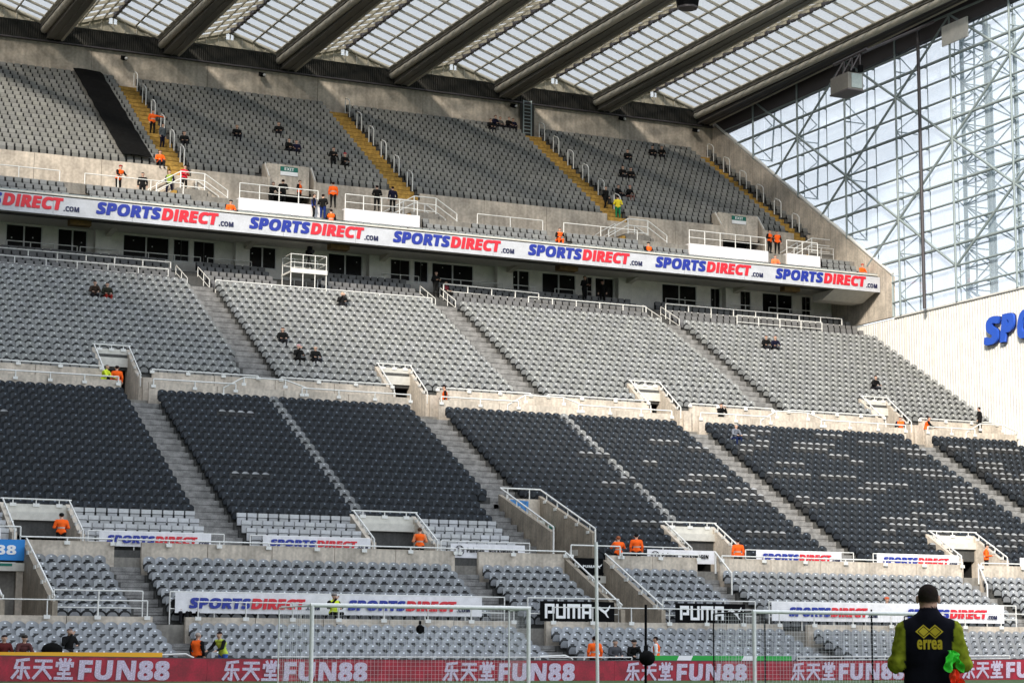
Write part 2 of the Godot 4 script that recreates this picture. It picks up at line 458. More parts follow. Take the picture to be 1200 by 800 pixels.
func make_materials():
	var g1 := grain(11, 0.012, 0.09, 0.76, 0.3); var g2 := grain(23, 0.03, 0.2, 0.92); var g3 := grain(5, 0.02, 0.15, 0.74, 0.0)
	M.concrete = mat(Color(0.56, 0.545, 0.52), 0.9, g1, 0.22)
	M.concrete_light = mat(Color(0.85, 0.805, 0.75), 0.9, g1, 0.2)
	M.concrete_side = mat(Color(0.66, 0.615, 0.555), 0.9, g1, 0.25)  # light concrete darkened, side wall shade put into the colour
	M.concrete_pale = mat(Color(0.82, 0.81, 0.78), 0.85, g2, 0.3)
	M.concrete_dark = mat(Color(0.80, 0.755, 0.70), 0.9, g1, 0.15)
	M.terrace = mat(Color(0.34, 0.34, 0.335), 0.95, g1, 0.3)
	M.step = mat(Color(0.58, 0.575, 0.57), 0.9, g3, 0.35)
	M.step_yellow = mat(Color(0.76, 0.60, 0.28), 0.85, g3, 0.5)
	M.step.vertex_color_use_as_albedo = true; M.step_yellow.vertex_color_use_as_albedo = true
	M.dark_passage = mat(Color(0.12, 0.115, 0.11), 0.9, g1, 0.3)  # passage interiors painted near black to stand in for unlit depth
	M.white = mat(Color(0.90, 0.90, 0.89), 0.45, g2, 0.8)
	M.white_flat = mat(Color(0.92, 0.92, 0.92), 0.6)
	M.banner_white = mat(Color(0.90, 0.90, 0.92), 0.6, g2, 0.25)
	M.sign_white = mat(Color(0.77, 0.78, 0.81), 0.5, g2, 0.12)
	M.blue_letters = mat(Color(0.07, 0.16, 0.56), 0.5); M.red_letters = mat(Color(0.80, 0.10, 0.17), 0.5); M.navy_letters = mat(Color(0.05, 0.07, 0.26), 0.5)
	M.black = mat(Color(0.05, 0.05, 0.055), 0.6)
	M.black_cloth = mat(Color(0.10, 0.10, 0.10), 0.95, g3, 0.6)
	M.box_wall = mat(Color(0.90, 0.89, 0.87), 0.7, g2, 0.15)
	M.glass_dark = mat(Color(0.03, 0.03, 0.035), 0.12)
	M.frame = mat(Color(0.78, 0.78, 0.77), 0.4)
	M.louvre = mat(Color(0.19, 0.185, 0.17), 0.8, g2, 0.4)
	M.beam = mat(Color(0.44, 0.43, 0.41), 0.5, g2, 0.4)
	M.beam_light = mat(Color(0.76, 0.74, 0.69), 0.4, g2, 0.4)
	M.purlin = mat(Color(0.66, 0.64, 0.59), 0.6)
	M.roof_deck = mat(Color(0.80, 0.77, 0.70), 0.8, g1, 0.4)
	var pane := mat(Color(0.97, 0.95, 0.89, 0.66), 0.6, g2, 0.5); pane.transparency = BaseMaterial3D.TRANSPARENCY_ALPHA; pane.backlight = Color(1.0, 0.98, 0.93)
	M.roof_pane = pane
	var gl := mat(Color(0.74, 0.80, 0.85, 0.33), 0.05); gl.transparency = BaseMaterial3D.TRANSPARENCY_ALPHA
	M.glass = gl
	M.steel = mat(Color(0.58, 0.63, 0.64), 0.45, g2, 0.5)
	M.steel_dark = mat(Color(0.27, 0.25, 0.26), 0.5)
	M.ribbed = mat(Color(0.94, 0.94, 0.93), 0.55, g2, 0.1)
	M.sign_blue = mat(Color(0.18, 0.36, 0.78), 0.5)
	M.sign_blue_edge = mat(Color(0.07, 0.13, 0.38), 0.5)
	M.grass = mat(Color(0.23, 0.36, 0.13), 0.95, g3, 0.8)
	M.track = mat(Color(0.33, 0.33, 0.32), 0.95, g1, 0.3)
	M.led_red = mat(Color(0.68, 0.03, 0.18), 0.45, g3, 0.25)
	M.led_text = mat(Color(0.88, 0.82, 0.92), 0.5, g3, 3.0)
	M.yellow = mat(Color(0.92, 0.68, 0.10), 0.6); M.green = mat(Color(0.10, 0.62, 0.22), 0.6)
	M.cyan = mat(Color(0.10, 0.50, 0.80), 0.6); M.teal = mat(Color(0.08, 0.42, 0.36), 0.7)
	M.tarp = mat(Color(0.25, 0.52, 0.78), 0.6, g3, 1.0)
	M.net = mat(Color(0.86, 0.86, 0.86), 0.8)
	M.seat = vcol(0.5, g2, 0.7); M.seat.metallic_specular = 0.32
	M.cloth = vcol(0.9)
	for q in [M.cloth, M.black_cloth, M.black]: q.metallic_specular = 0.15

func build_setting():
	var g := MB.new(); g.quad(Vector3(-260, 0, 60), Vector3(360, 0, 60), Vector3(360, 0, -79.6), Vector3(-260, 0, -79.6))
	struct("pitch_grass", g, M.grass, "mown green football pitch")
	var tr := MB.new(); tr.quad(Vector3(-260, 0.004, -79.6), Vector3(360, 0.004, -79.6), Vector3(360, 0.004, -300), Vector3(-260, 0.004, -300))
	struct("ground", tr, M.track, "grey hard ground under the stand")

	var ws := MB.new()  # unseen stand, roof height and length set to shade the left and lower tiers
	ws.prism(PackedVector2Array([P(-18, 1), P(-60, 40), P(-60, 64), P(-12, 62), P(-12, 63), P(-64, 66), P(-64, 0), P(-18, 0)]), -160, 110)
	struct("unseen_west_stand", ws, M.concrete, "unseen neighbouring stand along the left touchline, its roof shaped to shade the tiers")

const AISLE1A := [[24.3, 25.7, 0, 200], [41.2, 42.7, 0, 200], [55.5, 56.9, 0, 200]]
const AISLE1B := [[24.3, 25.7, 0, 200], [41.3, 42.65, 0, 200], [54.9, 56.3, 0, 200], [71.6, 73.0, 0, 200]]
const CUT1B := [[18.1, 20.7, 0, 200], [47.3, 49.85, 0, 200]]
const AISLE2 := [[29.75, 31.65, 0, 200], [47.15, 49.15, 101.2, 200], [46.15, 47.45, 0, 101.2], [65.1, 67.0, 0, 200], [82.4, 84.5, 0, 200]]
const CUT2 := [[20.2, 23.6, 0, 98.0], [37.7, 41.35, 0, 98.0], [47.45, 50.2, 0, 101.2], [55.65, 59.05, 0, 98.0], [73.15, 76.65, 0, 98.0]]
const AISLE3 := [[37.85, 39.75, 0, 200], [55.45, 57.1, 0, 200], [73.15, 74.75, 0, 200]]
const CUT3 := [[29.05, 31.4, 0, 117.2], [46.6, 49.05, 0, 117.2], [64.15, 66.65, 0, 117.2], [82.2, 84.6, 0, 117.2]]
const AISLE4 := [[38.75, 40.45, 0, 200], [55.85, 57.65, 0, 200], [73.1, 74.95, 0, 200], [89.9, 91.2, 0, 200]]
const CUT4 := [[45.8, 49.9, 0, 137.9], [82.9, 87.4, 0, 137.9]]
const GAP4A := [[20.0, 22.0, 0, 200], [30.5, 31.9, 0, 200], [42.2, 55.7, 130.0, 200], [65.5, 67.0, 0, 200], [77.2, 89.0, 130.0, 200], [39.0, 42.0, 131.2, 200], [56.5, 59.5, 131.2, 200], [73.5, 77.0, 131.2, 200], [48.2, 49.6, 0, 200], [84.4, 85.8, 0, 200]]

func wall_panels(called: String, label: String, x0: float, x1: float, y0: float, y1: float, d: float, thick: float, material: Material, plen := 3.4) -> Node3D:   # precast panels with open joints
	var o := thing(called, label, "wall", Vector3((x0 + x1) / 2, y0, -d - thick / 2))
	var nn := maxi(1, int(round((x1 - x0) / plen)))
	var w := (x1 - x0) / nn
	var m := MB.new().box(Vector3(0, (y1 - y0) / 2, 0), Vector3(w - 0.03, y1 - y0, thick)).mesh()
	for k in nn: part("panel", m, material, o, Vector3(-(x1 - x0) / 2 + w * (k + 0.5), rng.randf_range(-0.008, 0.008), rng.randf_range(-0.008, 0.008)))
	return o

func gaps(x0: float, x1: float, holes: Array) -> Array:
	var out := []
	var x := x0
	for h in holes:
		if h[1] < x0 or h[0] > x1: continue
		if h[0] > x: out.append([x, h[0]])
		x = h[1]
	if x < x1: out.append([x, x1])
	return out

func build_tiers():
	var where := ["left end", "left of the middle", "middle", "right of the middle", "right end", "far right end"]
	terrace("front_terrace", T1A, AISLE1A, M.terrace, "stepped concrete of the front rows")
	terrace("lower_terrace", T1B, AISLE1B + CUT1B, M.terrace, "stepped concrete above the front walkway")
	terrace("dark_seat_terrace", T2, AISLE2 + CUT2, M.terrace, "stepped concrete under the dark seats")
	terrace("middle_terrace", T3, AISLE3 + CUT3, M.terrace, "stepped concrete of the middle tier")
	terrace("box_terrace", T3B, [], M.terrace, "stepped concrete in front of the glazed boxes")
	terrace("balcony_terrace", T4A, [], M.terrace, "stepped concrete behind the long sign")
	terrace("upper_terrace", T4, AISLE4 + CUT4, M.terrace, "stepped concrete of the upper tier")
	# walkways
	struct("front_walkway", MB.new().span(16, 76, 0.2, 2.25, 85.95, 87.3), M.concrete)
	struct("second_walkway", MB.new().span(17, 84, 2.6, 5.35, 93.3, 94.75), M.concrete)
	struct("third_walkway", MB.new().span(21, ENDX, 12.0, 15.0, 113.1, 114.3), M.concrete)
	struct("upper_walkway", MB.new().span(25, ENDX, 29.4, 31.2, 131.6, 136.5), M.concrete)
	# walls between the tiers
	var k := 0
	for s in gaps(17, 73, AISLE1A): wall_panels("concrete_wall", "low concrete wall above the front rows, its %s stretch" % where[k], s[0], s[1], 1.4, 2.57, 85.75, 0.2, M.concrete_light); k += 1
	k = 0
	for s in gaps(18.5, 80, [[18.55, 20.4], [24.5, 25.75], [41.4, 42.65], [47.7, 49.8], [55.1, 56.45], [72.0, 73.2]]):
		wall_panels("walkway_wall", "grey concrete wall below the dark seats, %s" % ["beside the blue sign", "left of the middle stretch with red and blue banners", "under the longest run of banners", "short stretch below the white banner with black lettering", "right of the black framed passage", "under the two right hand banners", "at the far right edge"][mini(k, 6)], s[0], s[1], 4.1, 6.04, 93.1, 0.2, M.concrete_light); k += 1
	k = 0
	for s in gaps(21.5, ENDX, [[29.8, 31.35], [47.3, 49.05], [65.1, 67.0], [83.0, 84.6]]):
		wall_panels("upper_walkway_wall", "tan concrete wall above the dark seats, %s" % where[k], s[0], s[1], 14.6, 16.02, 112.9, 0.2, M.concrete_light, 4.2); k += 1
	k = 0
	for s in gaps(21.5, ENDX, [[29.08, 31.9], [46.63, 49.55], [64.18, 67.15], [82.23, 85.1]]):
		wall_panels("tier_wall", "tan concrete wall at the foot of the middle tier, %s" % where[k], s[0], s[1], 15.0, 16.8, 114.3, 0.15, M.concrete_light, 4.2); k += 1
	k = 0
	for s in gaps(25, ENDX, [[38.75, 40.45], [46.0, 49.65], [55.85, 57.65], [73.1, 74.95], [83.1, 87.2], [89.9, 91.2]]):
		wall_panels("upper_tier_wall", "shaded concrete wall under the upper tier, %s" % ["left of the first yellow stairs", "between the first yellow stairs and the left passage", "between the left passage and the second yellow stairs", "between the second and third yellow stairs", "between the third yellow stairs and the right passage", "between the right passage and the last yellow stairs", "right of the last yellow stairs"][k], s[0], s[1], 31.2, 34.12, 136.5, 0.2, M.concrete_dark, 4.5); k += 1
	for q in AISLE4: solo("stair_foot_wall", MB.new().span(q[0] - 0.02, q[1] + 0.02, 31.2, 33.6, 136.5, 136.75), M.concrete_dark, "concrete base closing the foot of the yellow steps, %s" % ["first from the left", "second from the left", "third from the left", "beside the end wall"][AISLE4.find(q)], "wall", "bases of the yellow steps")
	struct("rear_facade", MB.new().span(-22, ENDX + 0.4, 0, 46.6, 153.2, 153.6), M.concrete_dark)
	# aisles
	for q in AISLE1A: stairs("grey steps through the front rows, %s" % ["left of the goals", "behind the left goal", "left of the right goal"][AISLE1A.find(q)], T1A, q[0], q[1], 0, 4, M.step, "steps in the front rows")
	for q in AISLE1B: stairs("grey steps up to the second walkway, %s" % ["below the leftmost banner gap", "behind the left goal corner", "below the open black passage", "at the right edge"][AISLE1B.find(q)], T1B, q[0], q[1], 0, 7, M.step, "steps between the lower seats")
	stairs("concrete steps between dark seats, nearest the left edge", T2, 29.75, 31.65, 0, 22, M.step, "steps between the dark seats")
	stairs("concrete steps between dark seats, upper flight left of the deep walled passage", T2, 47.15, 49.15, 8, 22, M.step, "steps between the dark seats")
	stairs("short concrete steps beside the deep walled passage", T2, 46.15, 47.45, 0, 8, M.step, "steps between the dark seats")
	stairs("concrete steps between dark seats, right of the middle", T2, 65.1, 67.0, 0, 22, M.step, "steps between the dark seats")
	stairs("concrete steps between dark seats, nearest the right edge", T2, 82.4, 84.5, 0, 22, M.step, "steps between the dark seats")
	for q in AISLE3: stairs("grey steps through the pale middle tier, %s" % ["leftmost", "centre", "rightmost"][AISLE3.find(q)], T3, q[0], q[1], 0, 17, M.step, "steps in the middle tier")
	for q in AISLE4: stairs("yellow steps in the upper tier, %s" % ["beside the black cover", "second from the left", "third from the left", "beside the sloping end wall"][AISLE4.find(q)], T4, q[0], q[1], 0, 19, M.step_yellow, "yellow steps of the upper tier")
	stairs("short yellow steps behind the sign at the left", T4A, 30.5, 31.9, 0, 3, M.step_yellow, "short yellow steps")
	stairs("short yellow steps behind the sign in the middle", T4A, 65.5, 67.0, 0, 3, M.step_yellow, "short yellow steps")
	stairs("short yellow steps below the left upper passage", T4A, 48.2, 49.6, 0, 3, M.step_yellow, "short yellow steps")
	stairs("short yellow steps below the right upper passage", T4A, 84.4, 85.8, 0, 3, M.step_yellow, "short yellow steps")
	# passages through the tiers
	var g := "passages into the middle tier"
	var ml := ["where a steward in yellow stands", "left of the single steward in an orange vest", "above the middle of the dark seats", "with a seated person on its roof edge"]
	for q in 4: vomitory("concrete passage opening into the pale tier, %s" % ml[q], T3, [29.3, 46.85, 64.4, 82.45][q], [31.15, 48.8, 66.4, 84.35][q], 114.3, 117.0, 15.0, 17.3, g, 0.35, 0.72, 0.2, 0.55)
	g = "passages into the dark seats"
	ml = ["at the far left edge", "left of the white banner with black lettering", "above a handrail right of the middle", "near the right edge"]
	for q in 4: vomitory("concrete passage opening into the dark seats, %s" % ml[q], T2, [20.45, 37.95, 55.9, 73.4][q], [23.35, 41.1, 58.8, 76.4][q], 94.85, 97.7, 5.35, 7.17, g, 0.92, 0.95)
	# deep walled passage in the middle of the dark seats
	var o := thing("deep_passage", "tall narrow walled passage with a blue sheet and green platform", "entrance", Vector3(48.8, 5.35, -94.85))
	for s in [-1, 1]:
		var tr := Transform3D(Basis(Vector3(0, 0, -1), Vector3.UP, Vector3(1, 0, 0)), Vector3(s * 1.2, 0, 0))
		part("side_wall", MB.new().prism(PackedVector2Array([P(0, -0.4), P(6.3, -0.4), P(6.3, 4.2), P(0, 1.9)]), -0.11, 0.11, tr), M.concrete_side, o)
		var hr := MB.new().path([Vector3(s * 1.2, 0.5, 0.1), Vector3(s * 1.2, 2.12, 0.1), Vector3(s * 1.2, 4.55, -6.3)], 0.045)
		for k2 in 5:
			hr.tube(Vector3(s * 1.2, 1.95 + 0.47 * k2, -0.5 - 1.25 * k2), Vector3(s * 1.2, 2.3 + 0.49 * k2, -0.5 - 1.25 * k2), 0.03)
			hr.box(Vector3(s * 1.08, 1.95 + 0.47 * k2, -0.5 - 1.25 * k2), Vector3(0.06, 0.16, 0.3))
		part("handrail", hr, M.white, o)
	part("end_wall", MB.new().box(Vector3(0, 3.2, -6.2), Vector3(2.2, 1.6, 0.2)), M.concrete_light, o)
	part("end_rail", MB.new().path([Vector3(-1.2, 4.55, -6.3), Vector3(1.2, 4.55, -6.3)], 0.045).tube(Vector3(0.55, 3.9, -6.3), Vector3(0.55, 4.55, -6.3), 0.03).tube(Vector3(-0.75, 3.9, -6.3), Vector3(-0.75, 4.55, -6.3), 0.03), M.white, o)
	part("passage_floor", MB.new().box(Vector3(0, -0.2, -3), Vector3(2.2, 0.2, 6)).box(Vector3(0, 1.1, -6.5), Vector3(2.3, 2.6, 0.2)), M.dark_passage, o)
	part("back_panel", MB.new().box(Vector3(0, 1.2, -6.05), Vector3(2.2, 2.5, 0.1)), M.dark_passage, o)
	part("sign_plate", MB.new().box(Vector3(1.07, 0.95, -2.1), Vector3(0.02, 0.32, 1.0)), M.concrete_pale, o)
	solo("blue_sheet", MB.new().box(Vector3(0, 0, 0), Vector3(1.15, 1.0, 0.04), Basis(Vector3.FORWARD, 0.06)), M.tarp, "blue plastic sheet at the back of the deep walled passage", "sheet", "", Vector3(48.5, 8.75, -100.75))
	solo("green_platform", MB.new().box(Vector3.ZERO, Vector3(2.1, 0.12, 1.3)).box(Vector3(-0.9, -0.5, 0.6), Vector3(0.06, 1.0, 0.06)).box(Vector3(0.9, -0.5, 0.6), Vector3(0.06, 1.0, 0.06)), M.teal, "green netted platform across the deep walled passage", "platform", "", Vector3(48.8, 7.75, -99.7))
	solo("equipment_pile", MB.new().box(Vector3(-0.2, 0.12, 0), Vector3(0.25, 0.24, 0.2)).box(Vector3(0.1, 0.2, 0.1), Vector3(0.2, 0.4, 0.2), Basis(Vector3.UP, 0.5)).box(Vector3(0.45, 0.16, 0), Vector3(0.5, 0.32, 0.3)), M.concrete_pale, "small pile of equipment standing on the green platform", "equipment", "", Vector3(48.8, 7.815, -99.7))
	# the walled stair cuts between the lower seats
	for q in 2:
		var xc: float = [19.4, 48.6][q]
		var cut := thing("lower_passage", ["walled passage under the blue sign at the left edge", "walled passage under the black sign in the middle"][q], "entrance", Vector3(xc, 2.25, -87.2), "walled passages between the lower seats")
		for s in [-1, 1]:
			var tr := Transform3D(Basis(Vector3(0, 0, -1), Vector3.UP, Vector3(1, 0, 0)), Vector3(s * 1.1, 0, 0))
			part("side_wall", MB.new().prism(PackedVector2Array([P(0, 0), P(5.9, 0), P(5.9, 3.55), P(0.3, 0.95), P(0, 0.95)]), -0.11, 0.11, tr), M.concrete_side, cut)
			var hr := MB.new().path([Vector3(s * 1.1, 1.15, -0.1), Vector3(s * 1.1, 3.85, -5.9)], 0.045)
			for k2 in 4:
				hr.tube(Vector3(s * 1.1, 1.1 + 0.68 * k2, -0.6 - 1.45 * k2), Vector3(s * 1.1, 1.38 + 0.675 * k2, -0.6 - 1.45 * k2), 0.03)
				hr.box(Vector3(s * 0.97, 1.12 + 0.68 * k2, -0.6 - 1.45 * k2), Vector3(0.06, 0.16, 0.3))
			part("handrail", hr, M.white, cut)
		part("lintel", MB.new().box(Vector3(0, 2.55, -5.75), Vector3(1.98, 0.36, 0.25)), M.concrete_pale, cut)
		for e in [-0.82, 0.82]: part("door_frame", MB.new().box(Vector3(e, 1.2, -5.8), Vector3(0.3, 2.4, 0.15)), M.concrete_light, cut)
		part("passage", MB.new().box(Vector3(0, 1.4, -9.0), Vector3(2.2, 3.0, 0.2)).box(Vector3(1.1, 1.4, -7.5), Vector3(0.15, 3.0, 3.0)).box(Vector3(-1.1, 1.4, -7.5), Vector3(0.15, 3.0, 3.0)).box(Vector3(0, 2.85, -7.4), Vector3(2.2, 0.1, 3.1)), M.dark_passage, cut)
		part("passage_floor", MB.new().box(Vector3(0, 0.06, -4.5), Vector3(1.95, 0.1, 9)), M.concrete, cut)
	# upper passages
	for q in 2:
		var x0: float = [46.0, 83.1][q]; var x1: float = [49.65, 87.2][q]
		var w := (x1 - x0) / 2
		var up := thing("upper_passage", ["upper tier passage with an exit sign, left of the second yellow stairs", "upper tier passage with an exit sign, near the sloping end wall"][q], "entrance", Vector3((x0 + x1) / 2, 31.2, -136.5), "upper tier passages")
		for s in [-1, 1]:
			var tr := Transform3D(Basis(Vector3(0, 0, -1), Vector3.UP, Vector3(1, 0, 0)), Vector3(s * (w - 0.1), 0, 0))
			part("side_wall", MB.new().prism(PackedVector2Array([P(0, 0), P(1.3, 0), P(1.3, 4.1), P(0.9, 4.1), P(0, 2.95)]), -0.1, 0.1, tr), M.concrete_dark, up)
			part("handrail", MB.new().path([Vector3(s * (w - 0.1), 3.05, 0), Vector3(s * (w - 0.1), 4.15, -0.9)], 0.04), M.white, up)
		part("header_panel", MB.new().box(Vector3(-0.15, 3.02, -0.55), Vector3(2 * w - 0.5, 2.1, 0.2)), M.concrete_light, up)
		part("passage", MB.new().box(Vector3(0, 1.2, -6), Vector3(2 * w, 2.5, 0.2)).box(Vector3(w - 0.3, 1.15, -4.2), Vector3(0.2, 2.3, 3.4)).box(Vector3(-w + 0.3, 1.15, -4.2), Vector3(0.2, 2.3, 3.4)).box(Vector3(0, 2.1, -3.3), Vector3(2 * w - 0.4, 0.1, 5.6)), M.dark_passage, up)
		var ex := thing("exit_sign", ["green and white exit sign above the left upper passage", "green and white exit sign above the right upper passage"][q], "exit sign", Vector3((x0 + x1) / 2 - 0.1, 34.95, -136.9))
		part("plate", MB.new().box(Vector3(0, 0, 0), Vector3(1.3, 0.34, 0.04)), M.teal, ex)
		part("lower_plate", MB.new().box(Vector3(0, -0.32, 0), Vector3(1.3, 0.28, 0.04)), M.white_flat, ex)
		part("lettering", letters("EXIT", 0.7, 0.2, 0.01), M.white_flat, ex, Vector3(-0.35, -0.1, 0.03))

# ------------------------------------------------------------------ roof
const BEAMS := [24.55, 34.05, 43.15, 52.75, 62.45, 71.9, 81.2, 91.1]
const ROOF0 := 108.0
const ROOF1 := 152.4
func roof_y(d: float) -> float: return 48.05 + (ROOF1 - d) * 0.012

func build_roof():
	# rear wall with the dark ribbed band above it
	wall_panels("rear_wall", "long shaded concrete wall behind the top row", 28, ENDX, 43.4, 46.68, 152.75, 0.3, M.concrete_dark, 9.5)
	var o := thing("ribbed_soffit", "dark ribbed band between the rear wall and the roof", "soffit", Vector3(28, 46.7, -152.5))
	part("backing", MB.new().box(Vector3(32.1, 0.7, -0.25), Vector3(64.3, 1.5, 0.1)), M.louvre, o)
	var rb := MB.new()
	for k in 380: rb.box(Vector3(0.1 + k * 0.169, 0.68, -0.12), Vector3(0.075, 1.36, 0.12))
	part("ribs", rb, M.louvre, o).set_meta("kind", "stuff")
	part("lower_trim", MB.new().box(Vector3(32.1, -0.03, -0.05), Vector3(64.3, 0.1, 0.3)), M.steel_dark, o)
	# beams along the valleys
	var L := ROOF1 - ROOF0
	for k in BEAMS.size():
		var b := thing("roof_beam", "dark roof beam running out over the stand, %s" % ["over the left edge", "first from the left", "second from the left", "third from the left", "fourth from the left", "fifth from the left, above the wall ladder", "sixth from the left", "the last one along the glazed end wall"][k], "beam", Vector3(BEAMS[k], 46.75, -ROOF1), "roof beams")
		var rise := Vector3(0, L * 0.012, L)
		var last := k == 7
		var sk := Basis(Vector3.RIGHT, Vector3.UP, Vector3(0, 0.012, 1))
		var gd := MB.new()   # deep at the root, shallower toward the pitch
		var c := []
		for z in [0.0, L]:
			for e in [[-0.45, 0.1], [0.75, 0.1], [0.75, 1.15], [-0.45, 1.15]]: c.append(Vector3(e[0], e[1] + (0.012 * L if z > 0 else 0.0) + (0.72 if z > 0 and e[1] < 0.5 else 0.0), z))
		gd.quad(c[4], c[5], c[6], c[7]); gd.quad(c[0], c[1], c[5], c[4]); gd.quad(c[4], c[7], c[3], c[0]); gd.quad(c[1], c[2], c[6], c[5]); gd.quad(c[7], c[6], c[2], c[3])
		part("girder", gd, M.beam if not last else M.steel_dark, b)
		for q in [[-0.66, 0.72, 0.27], [-0.46, 0.12, 0.05], [0.74, 0.12, 0.11], [0.15, 0.08, 0.05]]:
			var up := Vector3(0, 0.72, 0) if q[1] < 0.5 else Vector3.ZERO
			part("chord", MB.new().tube(Vector3(q[0], q[1], 0), Vector3(q[0], q[1], 0) + rise + up, q[2], 8), M.beam_light if q[2] > 0.06 else M.beam, b)
		part("gutter", MB.new().box(Vector3(0.1, 1.3, L / 2), Vector3(2.0, 0.08, L), sk), M.beam, b)
	# folded roof: a translucent slope and a slatted slope in each bay
	var rows := 28
	var dd := L / rows
	for k in 7:
		var xa: float = BEAMS[k] + 0.95; var xb: float = BEAMS[k + 1] - 0.85
		var xr := lerpf(xa, xb, 0.5)
		var ye := 0.0; var yr := 1.25
		var nm: String = ["over the left edge", "second from the left", "third from the left", "fourth from the left", "fifth from the left", "sixth from the left", "beside the glazed end wall"][k]
		var pn := thing("roof_glazing", "slope of translucent roof panes, %s" % nm, "roof", Vector3(xr, roof_y(ROOF1), -ROOF1), "translucent roof slopes")
		var across := Vector3(xb - xr, ye - yr, 0)
		var dirx := across.normalized()
		var rise := Vector3(0, dd * 0.012, dd)
		var nrm := rise.normalized().cross(dirx).normalized()
		var bs := Basis(dirx, nrm, dirx.cross(nrm))
		var half := across.length() / 2
		var pmesh := MB.new().sheet(Vector3.ZERO, half - 0.04, dd - 0.12).mesh()
		var bar := MB.new().box(Vector3(0, -0.06, -0.10), Vector3(half * 2, 0.12, 0.055)).box(Vector3(0, -0.06, 0.10), Vector3(half * 2, 0.12, 0.055)).mesh()
		var seen := int((ROOF1 - (142.0 - (xr - 29.0) * 0.55)) / dd) + 1   # rows the picture can show; the rest of the slope is one piece
		seen = clampi(seen, 4, rows)
		if seen < rows:
			part("outer_glazing", MB.new().sheet(Vector3.ZERO, half * 2 - 0.1, dd * (rows - seen) - 0.1, bs), M.roof_pane, pn, Vector3(0, yr, 0) + dirx * half + rise * (rows + seen) / 2.0)
		for i in seen:
			var c0 := Vector3(0, yr, 0) + rise * (i + 0.5)
			for j in 2: part("pane", pmesh, M.roof_pane, pn, c0 + dirx * half * (j + 0.5), bs)
			part("glazing_bar", bar, M.purlin, pn, c0 + dirx * half - rise * 0.5, bs)
		part("centre_bar", MB.new().box(Vector3(0, 0, 0), Vector3(0.12, 0.14, L), bs), M.purlin, pn, Vector3(0, yr, 0) + dirx * half + rise * rows / 2.0)
		part("eave_bar", MB.new().box(Vector3.ZERO, Vector3(0.5, 0.12, L), bs), M.beam_light, pn, Vector3(0, yr, 0) + dirx * (half * 2 + 0.12) + rise * rows / 2.0)
		var rg := MB.new()
		for i in rows * 2: rg.box(Vector3(0, yr - 0.05, 0) + rise * (i * 0.5 + 0.25), Vector3(0.26, 0.34, dd * 0.36))
		part("ridge_flashing", rg, M.steel_dark, pn)
		# the slatted slope
		var sl := thing("roof_deck", "slope of pale slatted roof deck, %s" % nm, "roof", Vector3(xa, roof_y(ROOF1), -ROOF1), "slatted roof slopes")
		var ac := Vector3(xr - xa, yr - ye, 0)
		var dx2 := ac.normalized()
		var n2 := rise.normalized().cross(dx2).normalized()
		var b2 := Basis(dx2, n2, dx2.cross(n2))
		part("deck", MB.new().sheet(Vector3.ZERO, ac.length(), L, b2), M.roof_pane, sl, ac / 2 + Vector3(0, 0.1, 0) + rise * rows / 2.0)
		var slat := MB.new().box(Vector3(0, -0.05, 0), Vector3(ac.length(), 0.22, 0.10)).mesh()
		for i in seen: part("slat", slat, M.roof_deck, sl, ac / 2 + rise * (i + 0.3), b2)
		for q in [0.25, 0.5, 0.75]: part("batten", MB.new().box(Vector3.ZERO, Vector3(0.12, 0.1, L), b2), M.roof_deck, sl, ac * q - Vector3(0, 0.08, 0) + rise * rows / 2.0)
		# gable panel at the back with an opening in the middle
		var gb := thing("roof_gable", "shallow pale gable at the back of the roof bay, %s" % nm, "gable", Vector3(xa, 48.05, -ROOF1), "roof gables")
		var w := xb - xa
		part("panel", MB.new().prism(PackedVector2Array([P(0, 0), P(w / 2 - 0.32, 0), P(w / 2 - 0.32, 1.0), P(w / 2 - 0.4, 1.08)]), -0.1, 0), M.roof_deck, gb)
		part("panel", MB.new().prism(PackedVector2Array([P(w / 2 + 0.32, 0), P(w, 0), P(w / 2 + 0.4, 1.08), P(w / 2 + 0.32, 1.0)]), -0.1, 0), M.roof_deck, gb)
		part("opening_pane", MB.new().sheet(Vector3(w / 2, 0.8, -0.06), 0.7, 0.6, Basis(Vector3.RIGHT, PI / 2)), M.roof_pane, gb)
		part("sill", MB.new().box(Vector3(w / 2, 0.3, -0.05), Vector3(0.66, 0.6, 0.1)), M.roof_deck, gb)
		for i in 7: part("stud", MB.new().box(Vector3(w * (i + 1) / 8, 0.12 + 0.42 * (1 - absf(i - 3) / 4.0), 0.05), Vector3(0.08, 0.24 + 0.84 * (1 - absf(i - 3) / 4.0), 0.08)), M.beam_light, gb)
		part("verge", MB.new().tube(Vector3(0, 0.05, 0.1), Vector3(w / 2, 1.2, 0.1), 0.10).tube(Vector3(w / 2, 1.2, 0.1), Vector3(w, 0.05, 0.1), 0.14), M.beam_light, gb)
	# dark fascia under the last beam, along the glazing
	solo("roof_edge_trim", MB.new().box(Vector3(0, 0, L / 2), Vector3(0.5, 2.2, L), Basis(Vector3.RIGHT, Vector3.UP, Vector3(0, 0.02, 1))), M.steel_dark, "dark trim between the last roof beam and the glazed end wall", "roof trim", "", Vector3(92.5, 47.3, -ROOF1))
	# the ladder on the rear wall
	var ld := thing("wall_ladder", "narrow steel ladder fixed to the rear wall below a roof beam", "ladder", Vector3(74.05, 43.6, -152.4))
	for s in [-0.36, 0.36]: part("stile", MB.new().box(Vector3(s, 1.6, 0), Vector3(0.09, 3.4, 0.06)), M.steel, ld)
	for k in 11: part("rung", MB.new().box(Vector3(0, 0.2 + 0.3 * k, 0), Vector3(0.72, 0.06, 0.04)), M.steel, ld)
	part("backing", MB.new().box(Vector3(0, 1.5, -0.06), Vector3(1.3, 3.2, 0.04)), M.louvre, ld)
